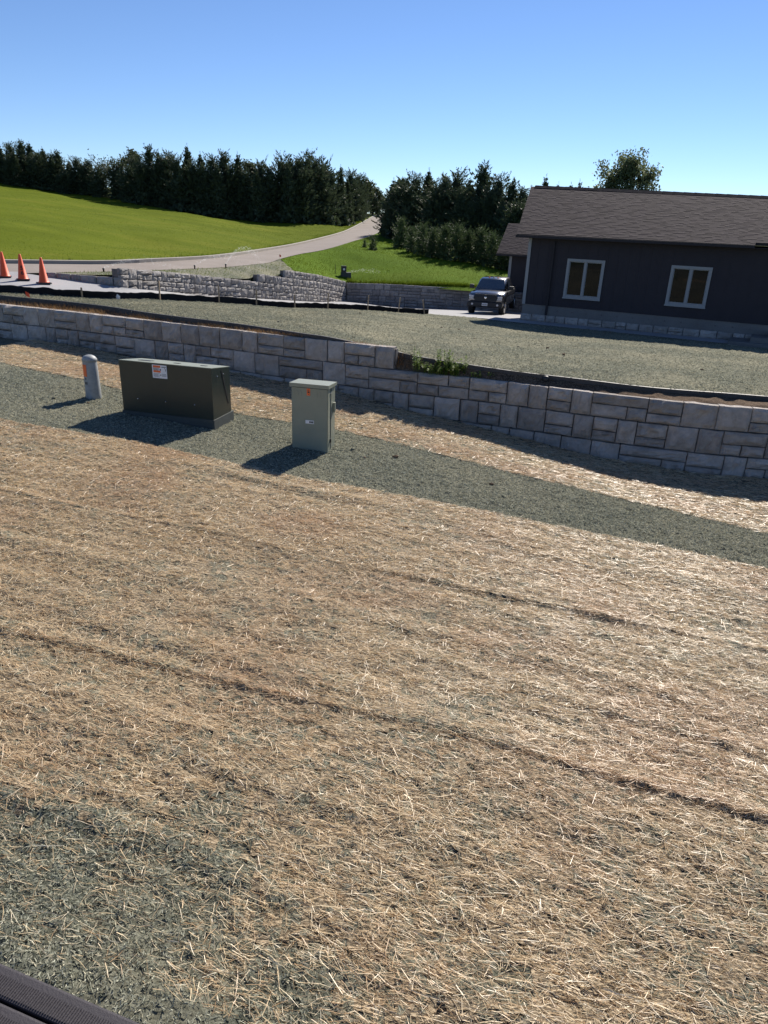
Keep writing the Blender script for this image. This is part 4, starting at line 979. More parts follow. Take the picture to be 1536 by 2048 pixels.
weed(2.05, 13.98, 0.78, 0.10, 5, 9, 'tiny seedling weed right of the trailing weed')
# ball-shaped drain cap on the bed
q = MB(); q.lathe([(0.03, -0.05), (0.06, -0.02), (0.075, 0.03), (0.06, 0.075), (0.02, 0.09)], 12)
o = q.build('drain_cap', M_BLACK, None, True); o.location = (3.05, 13.66, 0.86); tag(o, 'small black round cap against the edging strip in the bed', 'drain cap')

def flag(x, y, z, h, seed, label):
    r = empty('marking_flag', (x, y, z), 0.3, label, 'flag', 'orange marking flags')
    MB().tube([(0, 0, -0.1), (0.01, 0, h)], 0.004, 6).build('wire', M_INK, r)
    q = MB(); V = []; 
    for i in range(5):
        for j in range(4):
            V.append((0.01 + i * 0.024, 0.02 * math.sin(i * 1.3 + j * 0.5 + seed), h - j * 0.038 - 0.012 * i))
    q.add(V, [(i * 4 + j, (i + 1) * 4 + j, (i + 1) * 4 + j + 1, i * 4 + j + 1) for i in range(4) for j in range(3)])
    q.build('flag_sheet', M_FLAG, r)
flag(-9.75, 19.22, 1.22, 0.32, 0.0, 'orange marking flag in the bed at the far left')
flag(-6.6, 42.6, 1.33, 0.32, 1.0, 'orange marking flag on the mound beside the road')

# ------------------------------------------------------------------ silt fence
fence = empty('silt_fence', (0, 0, 0), 0, 'low slumped black silt fence with wooden stakes beside the driveway', 'silt fence')
fp = resample([(x, y - 0.05, z) for x, y, z in ([(-13.0, 20.9, 1.3)] + FENCE)], 260)
V = []; F = []; S = cum(fp[:, :2])
for i, p in enumerate(fp):
    d = fp[min(i + 1, 259)] - fp[max(i - 1, 0)]; d = d / np.linalg.norm(d[:2]); nr = np.array([d[1], -d[0]])
    hh_ = 0.20 + 0.035 * float(vn(np.array(S[i] * 0.9), np.array(2.2), 5)) + 0.05 * float(vn(np.array(S[i] * 3), np.array(2.2), 6))
    lean = 0.04 + 0.12 * (float(vn(np.array(S[i] * 0.7), np.array(5.2), 7)) + 0.5)
    zb = height(PLATEAU, p[0] + nr[0] * 0.1, p[1] + nr[1] * 0.1) or p[2]
    for (o_, z_) in ((0.10, -0.05), (0.075, 0.03), (0.03 + lean * 0.5, hh_ * 0.6), (lean, hh_), (lean - 0.05, hh_ + 0.005), (lean - 0.07, hh_ * 0.7), (0.0, 0.0), (-0.02, -0.1)):
        wv = 0.02 * float(vn(np.array(S[i] * 5), np.array(z_ * 9), 8))
        V.append((p[0] + nr[0] * (o_ + wv), p[1] + nr[1] * (o_ + wv), zb + z_))
    if i:
        for k in range(7): F.append((8 * (i - 1) + k, 8 * i + k, 8 * i + k + 1, 8 * (i - 1) + k + 1))
mesh_obj('fabric', V, F, M_FABRIC, fence, True)
for k, (i, h_, tl) in enumerate([(86, 0.62, 0.02), (116, 0.60, 0.0), (139, 0.55, 0.03), (159, 0.48, -0.02), (182, 0.62, 0.04), (214, 0.62, 0.05), (237, 0.62, 0.10), (255, 0.62, -0.16), (50, 0.3, 0.0)]):
    p = fp[i]; d = fp[i + 1] - fp[i - 1]; d = d / np.linalg.norm(d[:2]); nr = np.array([d[1], -d[0]])
    zb = height(PLATEAU, p[0] + nr[0] * 0.2, p[1] + nr[1] * 0.2) or p[2]
    m = Matrix.Translation((p[0] + nr[0] * 0.20, p[1] + nr[1] * 0.20, zb)) @ Matrix.Rotation(tl, 4, 'Y') @ Matrix.Rotation(0.3 * k, 4, 'Z')
    q = MB(); q.bbox(-0.022, 0.022, -0.022, 0.022, -0.25, h_, 0.004, m); q.build('stake', M_WOOD, fence)
q = MB()
V = [(0, 0, 0), (0.08, 0.02, 0.01), (0.11, 0.0, 0.12), (0.03, -0.03, 0.19), (-0.03, 0.0, 0.10), (0.05, -0.04, 0.08)]
q.add(V, [(0, 1, 5), (1, 2, 5), (2, 3, 5), (3, 4, 5), (4, 0, 5)]); o = q.build('plastic_scrap', M_STICK_W); o.location = (-8.75, 23.0, height(PLATEAU, -8.75, 22.9) or 1.0); tag(o, 'white plastic scrap caught against the black silt fence', 'scrap')

# ------------------------------------------------------------------ traffic cones
def text_mesh(body, size):
    cu = bpy.data.curves.new('t', 'FONT'); cu.body = body; cu.size = size; cu.align_x = 'CENTER'; cu.align_y = 'CENTER'; cu.extrude = 0.001; cu.offset = 0.022 * size
    o = bpy.data.objects.new('t', cu); COL.objects.link(o); bpy.context.view_layer.update()
    me = bpy.data.meshes.new_from_object(o.evaluated_get(bpy.context.evaluated_depsgraph_get())); bpy.data.objects.remove(o); return me
CONE_L = ['plain orange traffic cone at the left edge of the drive', 'orange traffic cone with black 5 and 6 stencilled on it', 'plain orange traffic cone beside the end of the low stone wall']
for k, (x, y) in enumerate([(-12.48, 23.49), (-11.71, 23.10), (-10.97, 22.91)]):
    z = height(DRIVE, x, y) or 1.5
    c = empty('traffic_cone', (x, y, z), 0.15 * k + 0.4, CONE_L[k], 'traffic cone', 'orange traffic cones beside the drive')
    MB().bbox(-0.185, 0.185, -0.185, 0.185, 0.003, 0.045, 0.012).build('base', M_BLACK, c)
    q = MB(); q.lathe([(0.17, 0.045), (0.155, 0.06), (0.138, 0.075), (0.035, 0.76), (0.028, 0.775), (0.020, 0.78)], 20); bd_ = q.build('cone_body', M_ORANGE, c, True)
    if k == 1:
        yaw = math.atan2(-y, -x) - c.rotation_euler[2]
        for ch, zz in (('5', 0.37), ('6', 0.225)):
            me = text_mesh(ch, 0.165); r0 = 0.138 - (zz - 0.075) * 0.1504
            o = bpy.data.objects.new('stencilled_digit', me); COL.objects.link(o); me.materials.append(M_INK); o.parent = bd_
            o.matrix_basis = Matrix.Rotation(yaw + 0.05, 4, 'Z') @ Matrix.Translation((r0 + 0.004, 0, zz)) @ Matrix.Rotation(-0.149, 4, 'Y') @ Matrix.Rotation(math.pi / 2, 4, 'Z') @ Matrix.Rotation(math.pi / 2, 4, 'X')

# ------------------------------------------------------------------ pickup truck (local -Y is forward)
def truck():
    z = height(DRIVE, 5.2, 38.2) or -0.7
    hd = math.atan2(-0.33, 0.94)
    t = empty('pickup_truck', (5.30, 39.2, z), -0.30, 'dark pickup truck parked nose-on beside the house corner', 'pickup truck')
    def loft(secs):
        V = []; F = []; n = len(secs[0])
        for s in secs: V += s
        for i in range(len(secs) - 1):
            for k in range(n): F.append((i * n + k, i * n + (k + 1) % n, (i + 1) * n + (k + 1) % n, (i + 1) * n + k))
        F.append(tuple(range(n))[::-1]); F.append(tuple(range((len(secs) - 1) * n, len(secs) * n))); return V, F
    def sec(y, w, z0, z1, crown=0.04, sh=0.10, tuck=0.06):
        return [(-w + tuck, y, z0), (w - tuck, y, z0), (w, y, z0 + 0.18), (w, y, z1 - sh), (w - sh * 0.8, y, z1), (w * 0.5, y, z1 + crown), (0, y, z1 + crown * 1.2), (-w * 0.5, y, z1 + crown), (-w + sh * 0.8, y, z1), (-w, y, z1 - sh), (-w, y, z0 + 0.18)]
    V, F = loft([sec(-1.95, 0.90, 0.50, 1.10, 0.02), sec(-1.85, 0.97, 0.46, 1.18, 0.04), sec(-1.2, 1.0, 0.42, 1.24, 0.06), sec(-0.65, 1.0, 0.42, 1.28, 0.05), sec(-0.4, 1.0, 0.42, 1.27, 0.0), sec(2.0, 1.0, 0.42, 1.27, 0.0), sec(3.9, 0.98, 0.45, 1.30, 0.0)])
    body = mesh_obj('body', V, F, M_TRUCK, t, True)
    def csec(y, w0, w1, z0, z1): return [(-w0, y, z0), (w0, y, z0), (w1, y, z1 - 0.06), (w1 - 0.08, y, z1), (0, y, z1 + 0.025), (-w1 + 0.08, y, z1), (-w1, y, z1 - 0.06)]
    V, F = loft([csec(-0.72, 0.90, 0.86, 1.26, 1.32), csec(-0.02, 0.92, 0.72, 1.24, 1.90), csec(0.3, 0.93, 0.74, 1.24, 1.94), csec(1.5, 0.93, 0.74, 1.24, 1.93), csec(1.95, 0.92, 0.70, 1.24, 1.84)])
    cabm = mesh_obj('cab', V, F, M_TRUCK, t, True)
    wsv = [(-0.80, -0.655, 1.39), (0.80, -0.655, 1.39), (0.66, -0.065, 1.86), (-0.66, -0.065, 1.86)]
    wsv = [(x, y - 0.03, z_ + 0.012) for x, y, z_ in wsv]
    mesh_obj('windscreen', wsv + [(x, y + 0.02, z_ - 0.01) for x, y, z_ in wsv], [(0, 1, 2, 3), (7, 6, 5, 4), (0, 4, 5, 1), (1, 5, 6, 2), (2, 6, 7, 3), (3, 7, 4, 0)], M_WSHIELD, cabm)
    for s in (-1, 1):
        sw = [(s * 0.935, 0.05, 1.32), (s * 0.935, 1.0, 1.32), (s * 0.79, 1.0, 1.82), (s * 0.79, 0.25, 1.82)]
        mesh_obj('side_window', sw + [(x - s * 0.012, y, z_) for x, y, z_ in sw], [(0, 1, 2, 3), (7, 6, 5, 4), (0, 4, 5, 1), (1, 5, 6, 2), (2, 6, 7, 3), (3, 7, 4, 0)], M_WSHIELD, cabm)
        MB().tube([(s * 0.92, -0.30, 1.33), (s * 1.06, -0.34, 1.38)], 0.03, 6).bbox(s * 1.13 - 0.12, s * 1.13 + 0.12, -0.42, -0.28, 1.34, 1.56, 0.035).build('mirror', M_BLACK, t)
        MB().bbox(s * 0.79 - 0.13, s * 0.79 + 0.13, -2.0, -1.82, 0.88, 1.09, 0.03).build('headlight', M_LAMP, t)
        MB().box(s * 0.79 - 0.125, s * 0.79 + 0.125, -2.006, -1.99, 0.965, 0.98).build('lamp_divider', M_BLACK, t)
        q = MB(); q.lathe([(0.06, 0), (0.06, 0.03)], 12); m = Matrix.Translation((s * 0.70, -2.09, 0.62)) @ Matrix.Rotation(math.pi / 2, 4, 'X'); q.v = [tuple(m @ Vector(p)) for p in q.v]; q.build('fog_lamp', M_LAMP, t)
        for yy in (-1.25, 2.55):
            m = Matrix.Translation((s * 0.86, yy, 0.40)) @ Matrix.Rotation(s * math.pi / 2, 4, 'Y')
            q = MB(); q.lathe([(0.24, -0.14), (0.38, -0.14), (0.40, -0.10), (0.40, 0.10), (0.38, 0.14), (0.25, 0.14)], 24); q.v = [tuple(m @ Vector(p)) for p in q.v]
            wh = q.build('wheel', M_TYRE, t, True)
            q = MB(); q.lathe([(0.05, 0.12), (0.24, 0.10), (0.25, 0.143)], 20); q.v = [tuple(m @ Vector(p)) for p in q.v]; q.build('rim', M_CHROME, wh, True)
    gr = MB().add([(-0.60, -2.0, 0.80), (0.60, -2.0, 0.80), (0.66, -1.99, 1.0), (0.58, -1.96, 1.17), (-0.58, -1.96, 1.17), (-0.66, -1.99, 1.0)] + [(-0.60, -1.84, 0.80), (0.60, -1.84, 0.80), (0.66, -1.84, 1.0), (0.58, -1.84, 1.17), (-0.58, -1.84, 1.17), (-0.66, -1.84, 1.0)],
        [(0, 1, 2, 3, 4, 5)] + [(k, k + 6, (k + 1) % 6 + 6, (k + 1) % 6) for k in range(6)]).build('grille', M_BLACK, t)
    MB().box(-0.035, 0.035, -2.02, -1.985, 0.81, 1.15).box(-0.6, -0.05, -2.02, -1.985, 0.955, 1.005).box(0.05, 0.6, -2.02, -1.985, 0.955, 1.005).build('grille_bar', M_BLACK, gr)
    MB().add([(-0.055, -2.035, 1.04), (-0.075, -2.035, 1.0), (-0.045, -2.035, 0.95), (0, -2.035, 0.915), (0.045, -2.035, 0.95), (0.075, -2.035, 1.0), (0.055, -2.035, 1.04), (0.0, -2.045, 1.0)], [(0, 1, 7), (1, 2, 7), (2, 3, 7), (3, 4, 7), (4, 5, 7), (5, 6, 7), (6, 0, 7)]).build('emblem', M_CHROME, gr)
    MB().bbox(-0.96, 0.96, -2.10, -1.80, 0.46, 0.76, 0.06).build('bumper', M_BLACK, t)
    pl_ = MB().bbox(-0.155, 0.155, -2.12, -2.105, 0.55, 0.70, 0.004).build('number_plate', M_STICK_W, t)
    q = MB()
    for k in range(6): q.box(-0.12 + 0.042 * k, -0.095 + 0.042 * k, -2.123, -2.1205, 0.595, 0.655)
    q.build('plate_print', M_INK, pl_)
    for x in (-0.25, 0.0, 0.25): MB().bbox(x - 0.04, x + 0.04, 0.12, 0.22, 1.945, 1.975, 0.01).build('roof_marker', M_STICK_O if x else M_BLACK, cabm)
    t.scale = (0.93, 0.93, 0.9)
    return t
truck()

# ------------------------------------------------------------------ far small things: utility pillar, stick, sprinklers
up = empty('utility_pillar', (-3.0, 46.3, 0.16), 0.2, 'dark utility pillar standing behind the wall corner', 'utility pillar')
MB().bbox(-0.32, 0.32, -0.14, 0.14, -0.2, 0.42, 0.02).build('pillar_base', M_PAD, up)
MB().bbox(-0.30, 0.02, -0.10, 0.10, 0.42, 0.80, 0.015).build('head_box', M_BLACK, up)
q = MB(); q.lathe([(0.07, 0), (0.06, 0.02)], 12); m = Matrix.Translation((-0.14, -0.10, 0.6)) @ Matrix.Rotation(math.pi / 2, 4, 'X'); q.v = [tuple(m @ Vector(p)) for p in q.v]; q.build('dial', M_STICK_W, up)
o = MB().tube([(0, 0, -0.2), (0.02, 0, 0.45), (0.0, 0.0, 0.85)], [0.022, 0.02, 0.015], 6).build('marker_stick', M_INK); o.location = (-3.69, 46.4, 0.2); tag(o, 'thin dark stick standing upright on the verge behind the wall', 'stick')

def sprinkler(x, y, z, az, el, R_, seed, label, n=1500):
    r = np.random.default_rng(seed); root = empty('sprinkler', (x, y, z), 0, label, 'sprinkler', 'lawn sprinklers by the road')
    q = MB(); q.lathe([(0.03, -0.05), (0.03, 0.10), (0.042, 0.105), (0.042, 0.14), (0.02, 0.15)], 10); q.build('sprinkler_head', M_BLACK, root, True)
    t = r.random(n) ** 1.15; v = t * R_
    g_ = math.tan(el) / R_ * 1.0
    spread = 0.015 + 0.09 * t
    c = np.stack([math.cos(az) * v, math.sin(az) * v, 0.14 + math.tan(el) * v - g_ * v * v], 1)
    c += r.normal(0, 1, (n, 3)) * spread[:, None]
    c[:, 2] -= np.abs(r.normal(0, 0.25, n)) * t ** 2
    s = r.uniform(0.006, 0.014, n)[:, None]
    a = r.normal(0, 1, (n, 3)); a /= np.linalg.norm(a, axis=1)[:, None]; b = np.cross(a, r.normal(0, 1, (n, 3))); b /= np.linalg.norm(b, axis=1)[:, None]
    V = np.stack([c + a * s, c - a * s * 0.5 + b * s, c - a * s * 0.5 - b * s], 1).reshape(-1, 3); k = V[:, 2] > -0.05
    F = np.arange(n * 3).reshape(-1, 3)
    np_mesh('water_spray', V, F, M_SPRAY, root, False, 'stuff')
sprinkler(-10.62, 26.9, 1.5, 0.55, 0.42, 3.0, 1, 'sprinkler spraying across the road near the low wall', 420)
sprinkler(-7.95, 34.9, 1.33, 1.0, 0.85, 2.6, 2, 'sprinkler throwing a steep jet in the middle of the road edge', 800)
sprinkler(-8.75, 32.4, 1.38, 0.75, 0.5, 3.0, 3, 'sprinkler behind the far wall left of the steep jet', 380)
sprinkler(-3.6, 46.0, 0.12, 0.55, 0.42, 4.2, 4, 'sprinkler spraying over the green verge behind the wall corner', 900)

# grass blades at lawn edges and over the verge
def on_sheet(o, sampler):
    def g_(r, n):
        xy = sampler(r, n); out = []
        for x, y in xy:
            z = height(o, x, y)
            if z is not None: out.append((x, y, z - 0.01))
        return np.array(out)
    return g_
kk = resample(KERB, 400)
def kerb_s(r, n):
    i = r.integers(10, 330, n); m = np.clip(0.25 + 2 * vn(i * 0.13, i * 0, 44), 0.03, 1); i = i[r.random(n) < m]
    return kk[i, :2] + np.stack([-np.abs(r.normal(0, 0.12, len(i))) - 0.06, r.normal(0, 0.15, len(i))], 1)
V, F = blades(9000, on_sheet(LAWN, kerb_s), 0.05, 0.16, 0.02, 4)
def lawn_s(r, n):
    t = r.random(n); i = r.integers(20, 250, n); tb = resample(TBASE, 400)
    u = (r.random(n) ** 1.7 * 0.85)[:, None]
    return (kk[i] * (1 - u) + tb[i] * u)[:, :2] + r.normal(0, 0.3, (n, 2))
Vb, Fb = blades(70000, on_sheet(LAWN, lawn_s), 0.02, 0.06, 0.025, 5, 0.9)
tag(np_mesh('lawn_blades', np.concatenate([V, Vb]), np.concatenate([F, Fb + len(V)]), M_BLADE), 'short mown green grass blades covering the hillside lawn', 'grass', kind='stuff')
def verge_s(r, n): return np.stack([r.uniform(-6.5, 9, n), r.uniform(37.5, 70, n)], 1)
V, F = blades(60000, on_sheet(VERGE, verge_s), 0.03, 0.09, 0.025, 6, 0.9)
def lip_s(r, n):
    s = r.uniform(0, S3[-1], n); p = np.array([path_at(P3, S3, v) for v in s]); return p + np.stack([0 * s, 0.42 + np.abs(r.normal(0, 0.25, n))], 1)
V2, F2 = blades(5000, on_sheet(VERGE, lip_s), 0.08, 0.26, 0.03, 7, 0.6)
tag(np_mesh('verge_blades', np.concatenate([V, V2]), np.concatenate([F, F2 + len(V)]), M_BLADE), 'bright green grass on the verge above the far wall', 'grass', kind='stuff')
def mound_s(r, n): return np.stack([r.uniform(-11.5, -5.2, n), r.uniform(24.5, 43, n)], 1)
V, F = blades(9000, on_sheet(MOUND, mound_s), 0.02, 0.09, 0.02, 8, 0.8)
tag(np_mesh('mound_grass', V, F, M_BLADE), 'thin sprouting grass on the seeded mound beside the road', 'grass', kind='stuff')

# ------------------------------------------------------------------ trees
def cedar_mesh(seed, h=8.0, rad=1.9, nb=150, per=50, pw_=0.7):
    r = np.random.default_rng(seed); V = []; 
    az_w = r.uniform(0.75, 1.25, 12)
    T = []
    for k in range(nb):
        u = r.random() ** 0.85; hb = h * (0.02 + 0.93 * u); az = r.uniform(0, 2 * np.pi)
        prof = (1 - hb / h) ** pw_ * (0.6 + 0.4 * min(1, hb / h * 6))
        L = max(0.10, rad * prof * r.uniform(0.55, 1.25) * az_w[int(az / (2 * np.pi) * 12) % 12])
        el = r.uniform(0.2, 0.7) + 0.45 * u
        d = np.array([math.cos(az) * math.cos(el), math.sin(az) * math.cos(el), math.sin(el)]) * (L / math.cos(el) * 0.9)
        n = int(per * (0.25 + 0.75 * L / rad)); q_ = 0.3 + 0.7 * min(1, L / rad * 1.3)
        t = r.random(n) ** 0.75
        p = np.array([0, 0, hb - 0.25 * h * 0.1]) + d[None, :] * t[:, None]
        p += r.normal(0, 1, (n, 3)) * ((0.02 + 0.16 * (1.05 - t)) * q_)[:, None]
        a = d / np.linalg.norm(d) * 1.0 + r.normal(0, 0.42, (n, 3)) + np.array([0, 0, 0.35]); a /= np.linalg.norm(a, axis=1)[:, None]
        b = np.cross(a, r.normal(0, 1, (n, 3))); b /= np.linalg.norm(b, axis=1)[:, None]
        s = r.uniform(0.16, 0.40, n)[:, None] * q_; w = s * r.uniform(0.13, 0.26, n)[:, None]
        T.append(np.stack([p - b * w, p + b * w, p + a * s], 1))
    # leader
    n = 70; t = r.random(n); p = np.stack([r.normal(0, 0.025, n), r.normal(0, 0.025, n), h * (0.80 + 0.185 * t)], 1)
    a = r.normal(0, 0.55, (n, 3)) + np.array([0, 0, 0.8]); a /= np.linalg.norm(a, axis=1)[:, None]; b = np.cross(a, r.normal(0, 1, (n, 3))); b /= np.linalg.norm(b, axis=1)[:, None]
    s = (0.07 + 0.22 * (1 - t))[:, None]
    T.append(np.stack([p - b * s * 0.2, p + b * s * 0.2, p + a * s], 1))
    # dense inner foliage: larger ragged sprays near the stem
    n = 900; hb = h * (0.02 + 0.85 * r.random(n) ** 1.2); az = r.uniform(0, 6.283, n); q = rad * 0.6 * (1 - hb / h) ** 0.8 * np.sqrt(r.random(n))
    p = np.stack([np.cos(az) * q, np.sin(az) * q, hb], 1); a = r.normal(0, 0.6, (n, 3)) + np.array([0, 0, 0.6]); a /= np.linalg.norm(a, axis=1)[:, None]
    b = np.cross(a, r.normal(0, 1, (n, 3))); b /= np.linalg.norm(b, axis=1)[:, None]; s = r.uniform(0.35, 0.8, n)[:, None] * (1 - 0.6 * hb / h)[:, None]
    T.append(np.stack([p - b * s * 0.4, p + b * s * 0.4, p + a * s], 1))
    V = np.concatenate(T).reshape(-1, 3); V[:, 2] = np.maximum(V[:, 2], 0.0)
    return V

def make_cedar(seed, mat, rad=1.9, name='cedar_tree', nb=150, per=50, pw_=0.7):
    root = empty(name, (0, 0, -500))
    V = cedar_mesh(seed, 8.0, rad, nb, per, pw_)
    np_mesh('crown', V, np.arange(len(V)).reshape(-1, 3), mat, root)
    MB().tube([(0, 0, -0.4), (0.03, 0.02, 2.5), (0, 0, 7.2)], [0.16, 0.11, 0.02], 6).build('trunk', M_BARK, root)
    return root
CED = [make_cedar(20 + k, M_CEDAR, rd, nb=170, per=52, pw_=pw) for k, (rd, pw) in enumerate(((2.0, 0.6), (2.3, 0.45), (1.7, 0.95), (2.2, 0.5), (2.5, 0.6), (2.0, 0.42)))]
YNG = [make_cedar(40 + k, M_YOUNG, rd, nb=150, per=45, pw_=0.55) for k, rd in enumerate((3.0, 3.5, 2.8))]
used = set()
def put(proto, x, y, z, h, label, group, wide=1.0, rz=0.0):
    o = proto if proto.name not in used else copy_tree(proto)
    used.add(proto.name)
    o.location = (x, y, z); s = h / 8.0; o.scale = (s * wide, s * wide, s); o.rotation_euler = (0, 0, rz)
    tag(o, label, 'tree', group); return o
LEFT = [(-52.3, 93.92, 6.4, 4.13), (-49.16, 92.12, 6.23, 3.0), (-48.39, 94.57, 6.15, 4.47), (-46.31, 92.08, 6.0, 3.34), (-47.18, 94.58, 6.02, 4.87), (-45.48, 92.02, 5.91, 3.93), (-45.85, 94.59, 5.87, 5.28), (-44.89, 93.88, 5.79, 3.91), (-44.75, 94.58, 5.75, 5.34), (-43.17, 92.8, 5.64, 4.08), (-43.1, 94.32, 5.61, 4.92), (-41.63, 93.15, 5.5, 4.09), (-41.09, 93.9, 5.44, 4.68), (-39.58, 91.57, 5.36, 2.35), (-39.75, 93.61, 5.33, 3.84), (-39.1, 92.76, 5.29, 2.62), (-38.71, 93.29, 5.25, 4.26), (-37.57, 92.49, 5.18, 3.43), (-36.94, 92.66, 5.13, 4.08), (-35.3, 91.22, 5.02, 3.51), (-33.09, 90.18, 4.85, 3.38), (-30.66, 88.2, 4.57, 3.93), (-30.58, 89.87, 4.49, 5.2), (-28.99, 87.29, 4.36, 4.38), (-28.53, 88.94, 4.23, 6.54), (-27.35, 87.71, 4.12, 4.9), (-27.36, 88.89, 4.08, 6.26), (-26.58, 88.03, 4.01, 5.58), (-26.18, 88.82, 3.93, 6.3), (-24.74, 86.84, 3.81, 5.63), (-23.99, 88.67, 3.65, 7.45), (-23.14, 87.33, 3.58, 5.6), (-22.54, 88.68, 3.48, 6.86), (-21.58, 87.17, 3.44, 5.36), (-21.27, 88.99, 3.38, 6.72), (-20.23, 86.92, 3.35, 5.79), (-20.04, 89.28, 3.29, 7.29), (-19.34, 88.86, 3.24, 5.92), (-18.47, 89.62, 3.17, 7.39), (-17.68, 89.22, 3.12, 5.63), (-16.18, 88.38, 3.07, 5.6), (-15.97, 90.6, 3.05, 6.54), (-14.93, 90.14, 3.03, 6.1), (-13.75, 91.78, 3.0, 7.54), (-12.73, 89.76, 3.0, 6.82), (-12.78, 92.26, 2.97, 7.69), (-11.89, 91.26, 2.97, 5.86), (-11.75, 92.76, 2.95, 7.31), (-11.1, 91.12, 2.96, 6.29), (-10.91, 94.57, 2.93, 8.15), (-10.41, 92.56, 2.94, 6.42), (-10.14, 96.17, 2.91, 7.89), (-9.23, 94.57, 2.92, 6.72), (-9.17, 98.07, 2.89, 7.48), (-8.34, 97.29, 2.89, 6.43), (-7.46, 101.23, 2.85, 7.57), (-6.71, 103.48, 3.12, 5.92), (-6.58, 108.8, 3.25, 6.99), (-6.14, 110.3, 3.41, 5.54), (-5.85, 114.1, 3.56, 6.5)]
RIGHT = [(-0.37, 76.37, 1.98, 5.8), (0.14, 74.29, 1.97, 4.9), (0.65, 75.51, 1.88, 5.9), (1.17, 72.13, 1.89, 4.98), (1.79, 74.51, 1.76, 6.43), (2.31, 72.15, 1.75, 3.78), (2.95, 73.44, 1.65, 6.95), (3.48, 69.34, 1.68, 5.56), (4.35, 72.17, 1.52, 6.41), (4.76, 69.32, 1.54, 4.76), (5.49, 71.12, 1.43, 6.97), (5.81, 67.98, 1.51, 5.25), (6.59, 70.19, 1.42, 6.36), (6.91, 67.3, 1.48, 4.11), (7.71, 69.21, 1.4, 7.48), (8.09, 67.0, 1.44, 5.27), (8.85, 67.97, 1.37, 6.64), (9.18, 65.78, 1.41, 4.06), (9.95, 66.76, 1.34, 6.36), (9.94, 63.55, 1.43, 4.12), (10.91, 66.61, 1.31, 5.72), (10.81, 63.63, 1.4, 4.12), (11.7, 66.48, 1.29, 4.99)]
YOUNG = [(-2.3, 57.0, 0.9, 0.6), (-1.6, 55.0, 0.8, 1.0), (0.51, 60.0, -0.27, 2.46), (1.27, 56.99, -0.31, 1.81), (2.09, 55.96, -0.38, 2.24), (2.8, 54.93, -0.39, 2.2), (3.63, 54.38, -0.39, 2.42), (4.43, 53.82, -0.35, 2.53), (5.23, 53.75, -0.31, 2.32), (6.13, 53.65, -0.27, 2.58), (6.89, 53.05, -0.19, 2.32), (7.59, 52.45, -0.12, 2.1), (8.29, 52.35, -0.08, 2.03)]
rt_ = random.Random(2)
LEFT += [(x + rt_.uniform(-0.8, 0.8), y + rt_.uniform(3, 6), z + 0.2, h * rt_.uniform(0.62, 0.86)) for (x, y, z, h) in LEFT if h > 4.2][::2]
RIGHT += [(x + rt_.uniform(-0.6, 0.6), y + rt_.uniform(2.5, 5), z + 0.1, h * rt_.uniform(0.65, 0.9)) for (x, y, z, h) in RIGHT if h > 5.5]
for i, (x, y, z, h) in enumerate(LEFT):
    zz = height(LAWN, x, y); zz = z if zz is None else zz
    lab = 'dark cedar in the dense windbreak on the left hillside'
    grp = 'cedars of the left windbreak'
    if abs(h - 7.45) < 1e-6: lab = 'tallest spired cedar rising above the left windbreak'
    put(CED[2 if (i * 7) % 5 == 0 else i % 6], x, y, min(z, zz) - 0.1, h + 0.1 + (z - min(z, zz)), lab, grp, 1.0 + 0.6 * max(0, (6.5 - h)) / 4 + 0.25, rt_.uniform(0, 6.28))
for i, (x, y, z, h) in enumerate(RIGHT):
    zz = height(VERGE, x, y); zz = z if zz is None else zz
    put(CED[(i * 5 + 2) % 6], x, y, min(z, zz) - 0.1, h + 0.1 + (z - min(z, zz)), 'tallest spired cedar of the stand behind the truck' if h == 7.48 else 'dark cedar in the stand behind the parked truck', 'cedars behind the truck', 1.35 if h > 5 else 1.6, rt_.uniform(0, 6.28))
for i, (x, y, z, h) in enumerate(YOUNG):
    zz = height(VERGE, x, y); zz = z if zz is None else zz
    lab = 'young green cedar in the low row in front of the dark stand'
    if i == 0: lab = 'tiny dark cedar seedling alone on the verge by the road'
    if i == 1: lab = 'small lone young cedar on the verge left of the low row'
    put(YNG[i % 3], x, y, zz - 0.02, h + z - min(z, zz), lab, 'young cedars on the verge', 1.3, rt_.uniform(0, 6.28))

